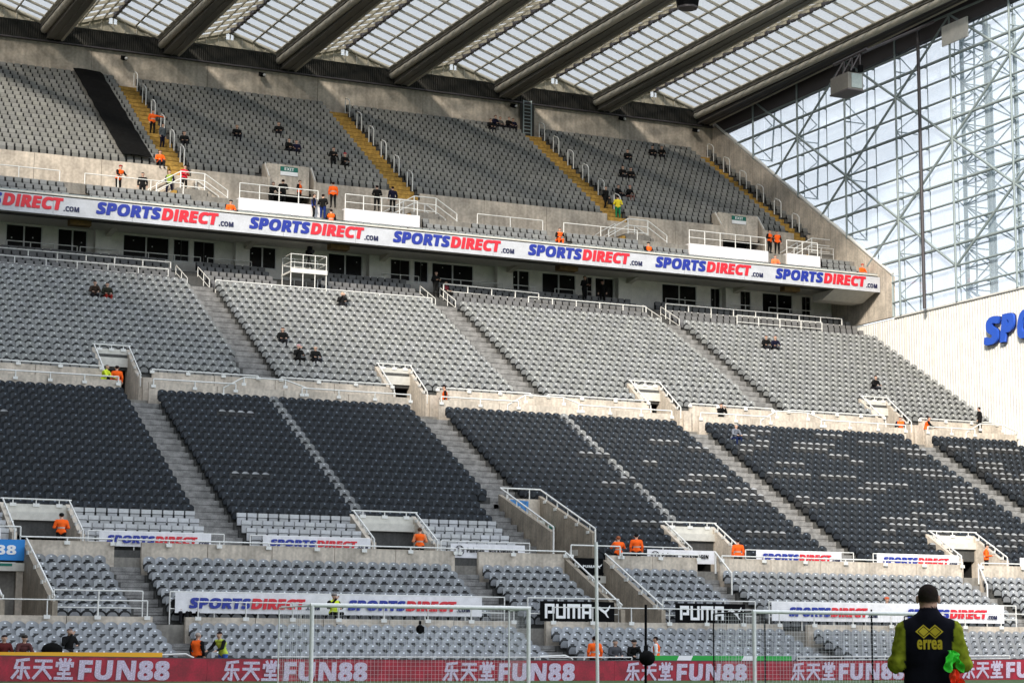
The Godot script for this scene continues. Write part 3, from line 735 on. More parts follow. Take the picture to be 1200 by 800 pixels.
	# small lamps and cameras under the soffit
	var sp := [[35.0 + 4.5, 46.0, "left of the first black cover"], [50.6, 46.1, "between the second and third beams"], [72.6, 46.2, "beside the fifth beam"], [82.9, 46.3, "beside the sixth beam"], [90.2, 46.1, "in the corner by the glazing"]]
	for q in sp:
		var c := thing("wall_camera", "small dark camera on the rear wall, %s" % q[2], "camera", Vector3(q[0], q[1], -152.2), "cameras on the rear wall")
		part("housing", MB.new().box(Vector3(0, 0, 0.1), Vector3(0.36, 0.3, 0.6), Basis(Vector3.RIGHT, 0.4)), M.black, c)
		part("lens", MB.new().ball(Vector3(0.1, -0.1, 0.42), Vector3(0.12, 0.12, 0.12)), M.frame, c)
		part("bracket", MB.new().box(Vector3(0, 0.12, -0.22), Vector3(0.1, 0.1, 0.4)), M.steel, c)
	# box hung from the last beam, and a lamp cut off by the frame
	var hb := thing("hanging_cabin", "grey metal box hanging below the roof edge in front of the glazing", "hanging box", Vector3(84.4, 41.75, -121))
	part("cabin", MB.new().box(Vector3(0, 0, 0), Vector3(1.3, 1.2, 2.2)), M.beam, hb)
	part("end_panel", MB.new().box(Vector3(0.1, 0.02, 1.12), Vector3(0.9, 1.05, 0.06)), M.steel, hb)
	part("base_frame", MB.new().box(Vector3(0, -0.65, 0), Vector3(1.4, 0.1, 2.3)), M.steel_dark, hb)
	for k in 3:
		part("hanger", MB.new().tube(Vector3(-0.4, 0.7, -0.9 + k), Vector3(0.3, 2.0, -0.7 + k), 0.06).tube(Vector3(0.4, 0.7, -0.9 + k), Vector3(0.3, 2.0, -0.7 + k), 0.06), M.steel_dark, hb)
		part("fitting", MB.new().box(Vector3(0.45, 0.95, -0.9 + k), Vector3(0.3, 0.5, 0.3)), M.black, hb)
	part("rail_beam", MB.new().tube(Vector3(0.3, 2.0, -2.0), Vector3(0.3, 2.1, 2.2), 0.12).tube(Vector3(0.3, 2.0, -1.4), Vector3(6.8, 5.2, -1.4), 0.12).tube(Vector3(0.3, 2.0, 1.4), Vector3(6.8, 5.2, 1.4), 0.12).tube(Vector3(0.3, 2.0, 0), Vector3(6.8, 5.2, 0), 0.1), M.steel_dark, hb)
	var lp := thing("hanging_floodlight", "dark hanging lamp housing cut by the top edge of the picture", "floodlight", Vector3(70.6, 45.2, -120))
	part("housing", MB.new().tube(Vector3(0, 0.1, 0), Vector3(0, 0.75, 0), 0.75, 8, 0.85).tube(Vector3(0, 0.75, 0), Vector3(0, 1.2, 0), 0.85, 8, 0.3), M.black, lp)
	part("rim", MB.new().tube(Vector3(0, -0.02, 0), Vector3(0, 0.1, 0), 0.7, 8, 0.75), M.steel_dark, lp)
	part("hanger", MB.new().tube(Vector3(0, 1.2, 0), Vector3(0.3, 3.3, 0), 0.08), M.steel_dark, lp)

# ------------------------------------------------------------------ end wall: sloping concrete, glazing and the white ribbed cladding
func build_end_wall():
	var tr := Transform3D(Basis(Vector3(0, 0, -1), Vector3.UP, Vector3(1, 0, 0)), Vector3(ENDX, 0, 0))
	var ew := thing("end_wall", "sloping tan concrete wall closing the right end of the upper tier", "wall", Vector3(ENDX, 31.2, -140))
	var tl := Transform3D(tr.basis, Vector3(0, -31.2, 140))
	# split in precast panels along the slope
	for k in 8:
		var d0 := 126.9 + 3.25 * k; var d1 := d0 + 3.22
		part("panel", MB.new().prism(PackedVector2Array([P(d0, 26.2), P(d1, 26.2), P(d1, 29.3 + 0.685 * (d1 - 126.9)), P(d0, 29.3 + 0.685 * (d0 - 126.9))]), 0.0, 0.35, tl), M.concrete_light, ew, Vector3(rng.randf_range(0, 0.012), 0, 0))
	part("coping", MB.new().tube(Vector3(0.1, 29.45 - 31.2, 13.2), Vector3(0.1, 47.4 - 31.2, -13.0), 0.14), M.white, ew)
	# white ribbed cladding
	var cl := thing("ribbed_cladding", "tall white ribbed cladding wall at the right with big blue letters", "wall", Vector3(ENDX + 0.1, 10, -118))
	part("sheet", MB.new().box(Vector3(0.25, 8.05, 2), Vector3(0.3, 16.1, 37.6)), M.ribbed, cl)
	var rb := MB.new()
	for k in 124:
		var z := -16.6 + 0.3 * k
		rb.quad(Vector3(0.1, 0, z + 0.11), Vector3(0.065, 0, z + 0.05), Vector3(0.065, 16.1, z + 0.05), Vector3(0.1, 16.1, z + 0.11))
		rb.quad(Vector3(0.065, 0, z + 0.05), Vector3(0.065, 0, z - 0.05), Vector3(0.065, 16.1, z - 0.05), Vector3(0.065, 16.1, z + 0.05))
		rb.quad(Vector3(0.065, 0, z - 0.05), Vector3(0.1, 0, z - 0.11), Vector3(0.1, 16.1, z - 0.11), Vector3(0.065, 16.1, z - 0.05))
	part("ribs", rb, M.ribbed, cl).set_meta("kind", "stuff")
	for k in 11: part("panel_joint", MB.new().box(Vector3(0.03, 8.0, -14.0 + 3.3 * k), Vector3(0.03, 16, 0.05)), M.box_wall, cl)
	part("top_trim", MB.new().box(Vector3(0.15, 16.14, 6), Vector3(0.4, 0.12, 29.4)), M.white, cl)
	for q in 3:
		var ch: String = ["S", "P", "O"][q]
		var lt := thing("wall_letter", "large raised blue letter %s on the white cladding" % ch, "letter", Vector3(ENDX + 0.0, 22.55, -[115.75, 114.0, 112.25][q]), "")
		part("face", letters(ch, 1.45 if q != 1 else 1.3, 1.95, 0.16, 0.18, 1.4), M.sign_blue, lt, Vector3(-0.12, 0, 0), Basis(Vector3.UP, -PI / 2))
		part("edge", letters(ch, 1.5 if q != 1 else 1.35, 2.0, 0.1, 0.18, 1.6), M.sign_blue_edge, lt, Vector3(0.0, -0.04, -0.03), Basis(Vector3.UP, -PI / 2))
	# glazed gable
	var gz := thing("glazed_wall", "large glazed end wall on a grey steel lattice", "glass wall", Vector3(ENDX + 0.35, 26.2, -126))
	var X := 0.0
	var edge := func(d: float) -> float: return maxf(26.2, 29.45 + 0.685 * (d - 127.0) if d > 127.1 else 26.2)
	var lev := []
	for k in 15: lev.append(25.7 + 1.5606 * k)
	var mz := []
	var d := 142.1
	for k in 14: mz.append(142.35 - 3.32 * k)
	# panes, cut along the slope of the wall
	for i in mz.size() - 1:
		for j in lev.size() - 1:
			var d1: float = mz[i]; var d0: float = mz[i + 1]
			var y0: float = maxf(lev[j], 26.2); var y1: float = minf(lev[j + 1], 47.6)
			if y1 <= y0: continue
			var poly := PackedVector2Array([P(d0 + 0.012, y0 + 0.012), P(d1 - 0.012, y0 + 0.012), P(d1 - 0.012, y1 - 0.012), P(d0 + 0.012, y1 - 0.012)])
			if d1 > 127.0:
				var cutter := PackedVector2Array([P(90, 26.2), P(127, 26.2), P(127, 29.5), P(156, 49.4), P(156, 60), P(90, 60)])
				var got := Geometry2D.intersect_polygons(poly, cutter)
				if got.is_empty(): continue
				poly = got[0]
			part("pane", MB.new().prism(poly, -0.01, 0.01, Transform3D(tr.basis, Vector3(0.1, -26.2, 126))), M.glass, gz)
	for i in 4:   # last panes by the top corner
		var dA: float = 142.35 + 2.6 * i
		var poly := PackedVector2Array([P(dA, 29.5 + 0.685 * (dA - 127)), P(dA + 2.56, 29.5 + 0.685 * (dA + 2.56 - 127)), P(dA + 2.56, 47.6), P(dA, 47.6)])
		if poly[1].y < 47.4: part("pane", MB.new().prism(poly, -0.01, 0.01, Transform3D(tr.basis, Vector3(0.1, -26.2, 126))), M.glass, gz)
	for y in lev:
		if y < 26.3 or y > 47.5: continue
		var dend: float = 127.0 + (y - 29.5) / 0.685 if y > 29.5 else 127.0
		part("transom", MB.new().tube(Vector3(-0.25, y - 26.2, 126 - minf(dend, 152)), Vector3(-0.25, y - 26.2, 27), 0.085 if lev.find(y) % 3 else 0.115), M.steel, gz)
		var cl2 := MB.new()
		for q in mz: if q < dend: cl2.box(Vector3(-0.1, y - 26.2, 126 - q), Vector3(0.34, 0.16, 0.16))
		part("clamps", cl2, M.steel, gz)
	# thin joints between panes, and vertical lattice trusses standing behind the glass
	for q in mz:
		var yb: float = edge.call(q)
		part("pane_joint", MB.new().box(Vector3(0.1, (yb + 47.5) / 2 - 26.2, 126 - q), Vector3(0.05, 47.5 - yb, 0.05)), M.steel, gz)
	for k in 7:
		var q: float = 146.0 - 6.73 * k
		var yb: float = edge.call(q)
		var tb := MB.new()
		tb.tube(Vector3(-0.35, yb - 26.2, 126 - q), Vector3(-0.35, 21.3, 126 - q), 0.085)
		tb.tube(Vector3(1.5, yb - 26.2, 126 - q), Vector3(1.9, 21.3, 126 - q), 0.07)
		var y := yb - 26.2
		var f := 0
		while y < 20.5:
			tb.tube(Vector3(-0.35 if f % 2 else 1.55, y, 126 - q), Vector3(1.6 if f % 2 else -0.35, y + 1.56, 126 - q), 0.045)
			if f % 3 == 0: tb.tube(Vector3(-0.35, y, 126 - q), Vector3(1.6, y, 126 - q), 0.05)
			y += 1.56; f += 1
		part("truss", tb, M.steel, gz)
	# the tower of lattice that stands behind the glass
	var tw := MB.new()
	for c in [[2.6, 121.5], [2.6, 118.6], [5.2, 121.5], [5.2, 118.6]]:
		tw.tube(Vector3(c[0], -2, 126 - c[1]), Vector3(c[0], 22, 126 - c[1]), 0.16)
	for k in 15:
		var y := -1.6 + 1.56 * k
		var s := k % 2 == 0
		tw.tube(Vector3(2.6, y, 126 - (121.5 if s else 118.6)), Vector3(2.6, y + 1.56, 126 - (118.6 if s else 121.5)), 0.06)
		tw.tube(Vector3(5.2, y, 126 - (118.6 if s else 121.5)), Vector3(5.2, y + 1.56, 126 - (121.5 if s else 118.6)), 0.06)
		tw.tube(Vector3(2.6 if s else 5.2, y, 126 - 121.5), Vector3(5.2 if s else 2.6, y + 1.56, 126 - 121.5), 0.06)
		tw.tube(Vector3(5.2 if s else 2.6, y, 126 - 118.6), Vector3(2.6 if s else 5.2, y + 1.56, 126 - 118.6), 0.06)
		tw.tube(Vector3(2.6, y, 126 - 121.5), Vector3(2.6, y, 126 - 118.6), 0.05); tw.tube(Vector3(2.6, y, 126 - 121.5), Vector3(5.2, y, 126 - 121.5), 0.05)
	part("lattice_tower", tw, M.steel, gz)
	# big diagonal bracing: nodes every 6.73 m, three transoms apart
	var nodes := {}
	for k in 7:
		for j in 6:
			nodes[[k, j]] = [145.97 - 6.73 * k, 28.8 + 4.69 * j]
	for k in 7:
		for j in 5:
			if (k + j) % 2: continue
			for e in [[k + 1, j + 1], [k - 1, j + 1]]:
				if e[0] < 0 or e[0] > 6: continue
				var a: Array = nodes[[k, j]]; var b: Array = nodes[e]
				var ma: float = edge.call(a[0]); var mb2: float = edge.call(b[0])
				var pa := Vector3(-0.3, a[1] - 26.2, 126 - a[0]); var pb := Vector3(-0.3, minf(b[1], 47.5) - 26.2, 126 - b[0])
				if a[1] < ma - 0.3:
					var t: float = (ma - a[1]) / ((b[1] - a[1]) - (mb2 - ma))
					if t >= 0.95 or t < 0: continue
					pa = pa.lerp(pb, t)
				part("brace", MB.new().tube(pa, pb, 0.10), M.steel, gz)
	part("edge_tube", MB.new().tube(Vector3(-0.2, 29.75 - 26.2, 126 - 127.2), Vector3(-0.2, 47.3 - 26.2, 126 - 152.8), 0.09).tube(Vector3(-0.2, 0, -0.9), Vector3(-0.2, 3.4, -1.0), 0.12), M.steel, gz)
	solo("dark_pipe", MB.new().tube(Vector3(0, 0, 0), Vector3(0, 21.2, 0), 0.13, 8), M.steel_dark, "dark vertical pipe standing in front of the glazing", "pipe", "", Vector3(ENDX - 0.5, 26.1, -122.2))
	solo("grey_panel", MB.new().box(Vector3.ZERO, Vector3(0.1, 1.5, 3.0)), M.box_wall, "grey panel fixed below the roof edge against the glazing", "panel", "", Vector3(ENDX - 0.1, 46.0, -118.3))

# ------------------------------------------------------------------ glazed boxes under the balcony, and the long sign
func build_boxes():
	var wins := [[27.5, 29.9, 2], [30.9, 32.9, 2], [35.3, 38.5, 2], [38.75, 39.9, 1], [40.15, 41.7, 1], [44.1, 46.1, 2], [49.9, 52.5, 2], [54.6, 56.15, 1], [56.4, 57.55, 1], [57.8, 61.1, 2], [63.8, 65.6, 2], [66.6, 69.4, 2], [70.0, 70.8, 1], [71.0, 72.6, 1], [76.7, 79.75, 2], [80.95, 81.85, 1], [83.6, 84.6, 1], [85.6, 88.4, 2], [89.2, 90.1, 1]]
	var o := thing("box_wall", "pale wall with dark glazed windows of the boxes under the long sign", "wall", Vector3(58, 24, -134.5))
	var tr := func(x: float) -> float: return x - 58.0
	part("lower_panel", MB.new().box(Vector3(1.5, 1.5, -0.2), Vector3(71, 3.4, 0.3)), M.box_wall, o)
	part("upper_panel", MB.new().box(Vector3(1.5, 5.2, -0.2), Vector3(71, 1.0, 0.3)), M.box_wall, o)
	var x := 22.5
	for w in wins:
		part("pier", MB.new().box(Vector3((x + w[0]) / 2 - 58, 3.96, -0.2), Vector3(w[0] - x, 1.52, 0.3)), M.box_wall, o)
		x = w[1]
		var cx: float = (w[0] + w[1]) / 2 - 58
		var ww: float = w[1] - w[0]
		var fr := part("window", MB.new().box(Vector3(0, 0.75, 0), Vector3(ww, 0.07, 0.12)).box(Vector3(0, -0.75, 0), Vector3(ww, 0.09, 0.16)).box(Vector3(-ww / 2 + 0.03, 0, 0), Vector3(0.07, 1.5, 0.12)).box(Vector3(ww / 2 - 0.03, 0, 0), Vector3(0.07, 1.5, 0.12)).box(Vector3(0, 0, 0), Vector3(0.09 if w[2] == 2 else 0.001, 1.5, 0.12)), M.frame, o, Vector3(cx, 3.96, -0.12))
		for k in w[2]:
			var pw: float = ww / w[2] - 0.08
			part("pane", MB.new().box(Vector3.ZERO, Vector3(pw, 1.42, 0.03)), M.glass_dark, fr, Vector3(-ww / 2 + (k + 0.5) * ww / w[2], 0, -0.05))
			if rng.randf() < 0.8: part("pane_dot", MB.new().ball(Vector3.ZERO, Vector3(0.045, 0.045, 0.02), 8, 5), M.white_flat, fr, Vector3(-ww / 2 + (k + rng.randf_range(0.25, 0.75)) * ww / w[2], rng.randf_range(-0.3, 0.6), -0.02))  # small white dot set on the face of the pane
	part("pier", MB.new().box(Vector3((x + 92.0) / 2 - 58, 3.96, -0.2), Vector3(92.0 - x, 1.52, 0.3)), M.box_wall, o)
	for q in [[33.3, 34.4], [43.0, 44.0], [52.8, 54.1], [62.75, 64.0], [72.7, 73.85], [82.0, 83.1]]:
		part("pilaster", MB.new().box(Vector3((q[0] + q[1]) / 2 - 58, 2.4, 0.25), Vector3(q[1] - q[0], 6.4, 0.5)), M.box_wall, o)
		part("bracket", MB.new().prism(PackedVector2Array([P(0, 0), P(0, 0.7), P(2.4, 0.35)]), -0.2, 0.2, Transform3D(Basis(Vector3(0, 0, 1), Vector3.UP, Vector3(-1, 0, 0)), Vector3((q[0] + q[1]) / 2 - 58 + 0.3, 4.35, 0.5))), M.beam_light, o)
	# balcony slab with its soffit, and the sign along its front
	var sl := thing("balcony_slab", "long concrete balcony slab over the boxes", "balcony", Vector3(58, 28.2, -131))
	var ts := Transform3D(Basis(Vector3(0, 0, -1), Vector3.UP, Vector3(1, 0, 0)), Vector3(0, -28.2, 131))
	part("soffit", MB.new().prism(PackedVector2Array([P(128.5, 28.3), P(136.4, 28.95), P(136.4, 29.2), P(128.5, 28.6)]), -34.0, 34.1, ts), M.concrete_pale, sl)
	part("edge_beam", MB.new().box(Vector3(0.05, 0.85, 2.35), Vector3(68.1, 1.1, 0.2)), M.concrete, sl)
	part("coping", MB.new().box(Vector3(0.05, 1.42, 2.25), Vector3(68.1, 0.1, 0.6)), M.concrete_pale, sl)
	for k in 17: part("parapet_rail", MB.new().tube(Vector3(-33 + k * 4.1, 1.55, 2.3), Vector3(-29.2 + k * 4.1, 1.55, 2.3), 0.025).tube(Vector3(-31 + k * 4.1, 1.42, 2.3), Vector3(-31 + k * 4.1, 1.55, 2.3), 0.025), M.steel, sl)
	part("end_bracket", MB.new().prism(PackedVector2Array([P(128.5, 28.3), P(131.5, 28.3), P(131.5, 27.7), P(130.2, 27.7)]), 30.2, 33.9, ts), M.concrete_pale, sl)
	var sg := thing("long_sign", "long white sign board with repeated red and blue lettering along the balcony", "sign", Vector3(24, 28.27, -128.3))
	var px := 0.0
	while px < 68.1:
		var pw := minf(5.1, 68.15 - px)
		part("board", MB.new().box(Vector3(px + pw / 2, 0.58, 0), Vector3(pw - 0.02, 1.16, 0.12)), M.sign_white, sg)
		px += pw
	for k in 7: sport_sign(sg, 31.89 - 10.185 + k * 10.185 - 24 - 0.0, 0.30, 9.0, 0.80, 0.09)

# ------------------------------------------------------------------ seats
func build_seats():
	var grey := Color(0.90, 0.94, 1.0); var dark := Color(0.19, 0.23, 0.29)
	var w := 0.50
	var back_m := seat_back(0.535, 0.605, 0.87, 0.125, 0.135)
	var shade_panel := MB.new().box(Vector3(0, 0.48, -0.05), Vector3(0.53, 0.34, 0.02))  # black panel behind the gap, stands in for the shade there
	var black := Color(0.025, 0.025, 0.025)
	var dot := MB.new().box(Vector3(0, 0.775, -0.045), Vector3(0.075, 0.055, 0.012))
	var kg := 0.33; var kd := 0.125
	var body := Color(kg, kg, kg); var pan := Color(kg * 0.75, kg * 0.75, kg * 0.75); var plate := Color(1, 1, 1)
	var round_seat := joined([back_m, seat_pan(0.46), dot, shade_panel], [body, pan, plate, black])
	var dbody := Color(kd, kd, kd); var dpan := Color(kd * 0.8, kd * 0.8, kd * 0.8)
	var round_dark := joined([back_m, seat_pan(0.46), dot, shade_panel], [dbody, dpan, plate, Color(0.02, 0.02, 0.02)])
	var glint_top := seat_back(w * 0.80, 0.765, 0.88, 0.10)  # pale cap that paints a sun glint on the seat top
	for k in glint_top.v.size(): glint_top.v[k] += Vector3(0.03, 0, 0.035)
	var glint_seat := joined([back_m, seat_pan(0.46), glint_top, shade_panel], [dbody, dpan, plate, Color(0.02, 0.02, 0.02)])
	var sq := MB.new().box(Vector3(0, 0.735, -0.06), Vector3(0.425, 0.25, 0.05), Basis(Vector3.RIGHT, -0.12))
	var square_seat := joined([sq, MB.new().box(Vector3(0, 0.42, 0.03), Vector3(0.40, 0.34, 0.06)), MB.new().box(Vector3(0, 0.862, -0.07), Vector3(0.41, 0.018, 0.05)), MB.new().box(Vector3(0, 0.55, -0.13), Vector3(0.54, 0.55, 0.02))], [Color(0.7, 0.7, 0.7), Color(0.55, 0.55, 0.55), plate, black])  # thin top box paints a lit edge, wide black box paints the gap shade
	var padded := joined([MB.new().box(Vector3(0, 0.78, -0.03), Vector3(0.46, 0.2, 0.14)), MB.new().box(Vector3(0, 0.46, 0.0), Vector3(0.44, 0.38, 0.06)), MB.new().box(Vector3(0, 0.665, -0.01), Vector3(0.45, 0.02, 0.1))], [plate, Color(0.8, 0.8, 0.8), Color(0.1, 0.1, 0.1)])
	# front rows: the nearest three hundred are separate objects
	var first := []
	for i in T1A[0]: first.append_array(seat_row(T1A, i, AISLE1A))
	first.sort_custom(func(a, b): return (a.origin - Vector3(0, 1.2, 0)).length_squared() < (b.origin - Vector3(0, 1.2, 0)).length_squared())
	var rest := []
	var rc := PackedColorArray()
	var bmesh := joined([back_m, dot], [body, plate]); var pmesh := joined([seat_pan(0.46), shade_panel], [pan, black])
	var mats := []
	for k in 4:
		var sm := mat((grey * (0.92 + 0.06 * k)).linear_to_srgb(), 0.45)
		sm.vertex_color_use_as_albedo = true; mats.append(sm)
	for k in first.size():
		if k < 300:
			var o := thing("stadium_seat", "grey rounded tip-up seat in the front rows behind the red advertising boards", "seat", first[k].origin, "grey seats of the front rows")
			o.basis = first[k].basis
			var mm: Material = mats[rng.randi() % 4]
			part("backrest", bmesh, mm, o); part("seat_pan", pmesh, mm, o)
		else:
			rest.append(first[k]); rc.push_back(shade(grey))
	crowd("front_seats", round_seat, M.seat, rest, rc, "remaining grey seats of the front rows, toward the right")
	var xs := []; var cs := PackedColorArray()
	for i in T1B[0]:
		for q in seat_row(T1B, i, AISLE1B + CUT1B):
			xs.append(q); cs.push_back(shade(grey))
	crowd("lower_seats", round_seat, M.seat, xs, cs, "rows of grey rounded seats between the two lower walkways")
	xs = []; cs = PackedColorArray()
	var sx := []; var sc := PackedColorArray()
	var fx := []; var fc := PackedColorArray(); var px := []; var pc := PackedColorArray()
	for i in T2[0]:
		var run := 0
		for q in seat_row(T2, i, AISLE2 + CUT2):
			var x: float = q.origin.x
			if i < 4 and x < 46.3: px.append(q); pc.push_back(shade(Color(0.55, 0.56, 0.58))); continue
			if run > 0: run -= 1
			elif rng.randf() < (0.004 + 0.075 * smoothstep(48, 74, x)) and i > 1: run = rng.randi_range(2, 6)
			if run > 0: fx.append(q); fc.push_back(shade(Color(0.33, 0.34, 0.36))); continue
			xs.append(q)
			if absf(x - 38.65) < 0.28 or absf(x - 56.8) < 0.28: xs.pop_back(); sx.append(q); sc.push_back(shade(Color(0.72, 0.74, 0.76)))
			else: cs.push_back(shade(dark))
	crowd("pale_strip_seats", round_seat, M.seat, sx, sc, "two single file columns of pale grey seats running up the dark block")
	crowd("dark_seats", round_dark, M.seat, xs, cs, "big block of dark blue grey seats above the lower walkway")
	crowd("glint_seats", glint_seat, M.seat, fx, fc, "scattered dark seats with sun glints painted on their tops, mostly toward the right")
	crowd("padded_seats", padded, M.seat, px, pc, "three rows of square white padded seats at the foot of the dark block")
	xs = []; cs = PackedColorArray()
	for i in T3[0]:
		for q in seat_row(T3, i, AISLE3 + CUT3): xs.append(q); cs.push_back(shade(Color(0.84, 0.86, 0.86)))
	crowd("middle_tier_seats", round_seat, M.seat, xs, cs, "rows of pale grey rounded seats in the middle tier")
	xs = []; cs = PackedColorArray()
	for i in T3B[0]:
		for q in seat_row(T3B, i, [[37.7, 39.8, 0, 200], [55.4, 57.2, 0, 200], [73.0, 75.0, 0, 200], [45.0, 48.0, 0, 200]]): xs.append(q); cs.push_back(shade(Color(0.25, 0.25, 0.255)))
	crowd("box_seats", square_seat, M.seat, xs, cs, "darker seats in front of the glazed boxes")
	xs = []; cs = PackedColorArray()
	for i in T4A[0]:
		for q in seat_row(T4A, i, GAP4A): xs.append(q); cs.push_back(shade(Color(0.32, 0.33, 0.335)))
	crowd("balcony_seats", square_seat, M.seat, xs, cs, "short rows of grey seats behind the long sign")
	xs = []; cs = PackedColorArray()
	for i in T4[0]:
		for q in seat_row(T4, i, AISLE4 + CUT4):
			xs.append(q); cs.push_back(shade(Color(0.31, 0.31, 0.295)))
	crowd("upper_tier_seats", square_seat, M.seat, xs, cs, "rows of grey square backed seats in the upper tier")
	# black cover laid over a strip of upper seats
	var cv := MB.new()
	var n := 26
	for k in n:
		for j in 4:
			var pts := []
			for e in [[k, j], [k, j + 1], [k + 1, j + 1], [k + 1, j]]:
				var t := float(e[0]) / n
				pts.append(Vector3(35.62 + 0.53 * e[1] + 0.03 * sin(e[0] * 2.1), lerpf(34.75, 44.7, t) + 0.05 * sin(e[0] * 1.7 + e[1]), -lerpf(136.75, 152.0, t)))
			cv.quad(pts[0], pts[1], pts[2], pts[3])
			cv.quad(pts[1] - Vector3(0, 0.03, 0), pts[0] - Vector3(0, 0.03, 0), pts[3] - Vector3(0, 0.03, 0), pts[2] - Vector3(0, 0.03, 0))
	solo("black_cover", cv, M.black_cloth, "black sheet covering a strip of upper seats beside the first yellow stairs", "cover")

func shade(c: Color) -> Color:
	var k := rng.randf_range(0.86, 1.12)
	return Color(c.r * k, c.g * k, c.b * k * rng.randf_range(0.98, 1.02))

# ------------------------------------------------------------------ railings
func build_rails():
	var g := "white rails on the front walkway wall"
	var nm := ["at the left edge", "behind the left goal", "below the black sign boards", "behind the right goal"]
	var k := 0
	for s in gaps(17.5, 71, [[24.2, 26.0], [41.2, 42.8], [55.4, 57.0]]):
		rail("walkway_rail", "white tubular rail on the low front wall, %s" % nm[k], g, [Vector3(s[0] + 0.2, 2.5, -85.6), Vector3(s[0] + 0.2, 3.22, -85.6), Vector3(s[1] - 0.2, 3.22, -85.6), Vector3(s[1] - 0.2, 2.5, -85.6)] if false else [Vector3(s[0] + 0.2, 3.22, -85.6), Vector3(s[1] - 0.2, 3.22, -85.6)], 0.72, [], 2.2); k += 1
	g = "white rails in front of the lower seats"
	k = 0
	for s in [[20.5, 24.3], [25.5, 41.4], [42.6, 47.4], [49.8, 55.0], [55.8, 71.0]]:
		rail("seat_rail", "white railing at the foot of the lower seats, %s" % ["beside the blue sign passage", "carrying the two left hand banners", "carrying the left black sign board", "carrying the right black sign board", "carrying the right hand banners"][k], g, [Vector3(s[0], 3.68, -87.45), Vector3(s[1], 3.68, -87.45)], 1.4, [0.72], 1.9, false); k += 1
	g = "white rails along the second walkway wall"
	k = 0
	for s in [[19.0, 20.2, 0.55], [20.2, 24.4, 0.12], [24.6, 41.4, 0.12], [41.6, 47.4, 0.12], [47.7, 50.5, 0.45], [50.6, 55.1, 0.12], [56.5, 71.9, 0.12], [73.2, 79.0, 0.12]]:
		var y: float = 6.04 + s[2]
		rail("wall_rail", "white tubular rail on the second walkway wall, %s" % ["raised stretch at the left edge", "in front of the leftmost passage", "below the left hand banners", "below the banner with black lettering", "raised stretch above the black sign passage", "in front of two stewards", "below the right hand banners", "at the right edge"][k], g, [Vector3(s[0], y, -93.0), Vector3(s[1], y, -93.0)], s[2] + 0.12, [], 2.4, true, 0.04); k += 1
	g = "white rails at the foot of the dark seats"
	k = 0
	for s in [[23.7, 30.2], [31.5, 37.6], [41.4, 46.3], [52.5, 55.6], [59.1, 66.0], [67.3, 73.1]]:
		rail("banner_rail", "white rail carrying a banner, %s" % ["left", "second from the left", "third, with the black lettered banner", "beside two stewards", "right of the middle", "near the right edge"][k], g, [Vector3(s[0], 6.62, -94.85), Vector3(s[1], 6.62, -94.85)], 1.2, [0.5], 2.0, false); k += 1
	g = "white rails above the dark seats"
	k = 0
	for s in [[22, 29.6], [31.6, 36.4], [36.6, 40.2], [40.4, 47.2], [49.2, 54.3], [54.5, 58.2], [58.4, 65.0], [67.1, 72.3], [72.5, 76.0], [76.2, 82.9], [84.7, 88.6], [88.8, 91.8]]:
		var up := k == 2 or k == 5 or k == 8 or k == 11
		var y := 16.2 if not up else 16.62
		var pts := [Vector3(s[0], y, -112.85), Vector3(s[1], y, -112.85)]
		if up: pts = [Vector3(s[0] - 0.9, 15.95, -112.9), Vector3(s[0] + 0.3, y, -112.9), Vector3(s[1] - 0.8, y, -112.9), Vector3(s[1] + 0.5, 16.22, -112.9)]
		rail("upper_wall_rail", "white rail on the tan wall above the dark seats, %s" % ["behind two stewards", "right of the first steps", "ramping up below the left steps", "left of the second passage", "behind a lone steward", "ramping up below the centre steps", "left of the third passage", "behind the standing photographer", "ramping up below the right steps", "left of the fourth passage", "beside two stewards at the right", "ramping up by the white cladding"][k], g, pts, 0.42, [], 2.1, true, 0.045); k += 1
	g = "white rails at the foot of the middle tier"
	k = 0
	for s in [[22, 29.0], [31.9, 38.2], [39.6, 46.6], [49.55, 55.8], [57.0, 64.1], [67.15, 73.4], [74.6, 82.2], [85.1, 91.6]]:
		rail("tier_rail", "white rail along the foot of the pale seats, %s" % ["left edge", "left of the left steps", "left steps to the second passage", "second passage to the centre steps", "centre steps to the third passage", "third passage to the right steps", "right steps to the fourth passage", "fourth passage to the cladding"][k], g, [Vector3(s[0], 16.93, -114.25), Vector3(s[1], 16.93, -114.25)], 0.16, [], 2.1, true, 0.045); k += 1
	# rails before the boxes
	g = "white rails in front of the boxes"
	rail("box_rail", "white two bar railing before the boxes, left block", g, [Vector3(24.5, 26.4, -131.0), Vector3(37.6, 26.4, -131.0)], 1.15, [0.5], 1.9, false, 0.045)
	rail("box_rail", "white low railing one step below the left block rail", g, [Vector3(25.2, 25.75, -130.1), Vector3(37.2, 25.75, -130.1)], 1.0, [0.45], 2.1, false, 0.04)
	rail("box_rail", "white two bar railing behind the left centre pale seats", g, [Vector3(39.9, 24.98, -128.4), Vector3(55.2, 24.98, -128.4)], 1.0, [0.5], 1.85, false, 0.045)
	rail("box_rail", "white two bar railing before the boxes, right of the centre steps", g, [Vector3(57.2, 26.55, -131.0), Vector3(64.6, 26.45, -131.0)], 1.15, [0.5], 1.9, false, 0.045)
	rail("box_rail", "white two bar railing before the boxes, left of the right steps", g, [Vector3(63.4, 26.0, -130.2), Vector3(72.9, 26.0, -130.2)], 1.15, [0.5], 1.9, false, 0.045)
	rail("box_rail", "white two bar railing before the boxes, right block upper run", g, [Vector3(75.0, 26.5, -131.0), Vector3(90.5, 26.5, -131.0)], 1.15, [0.5], 1.95, false, 0.045)
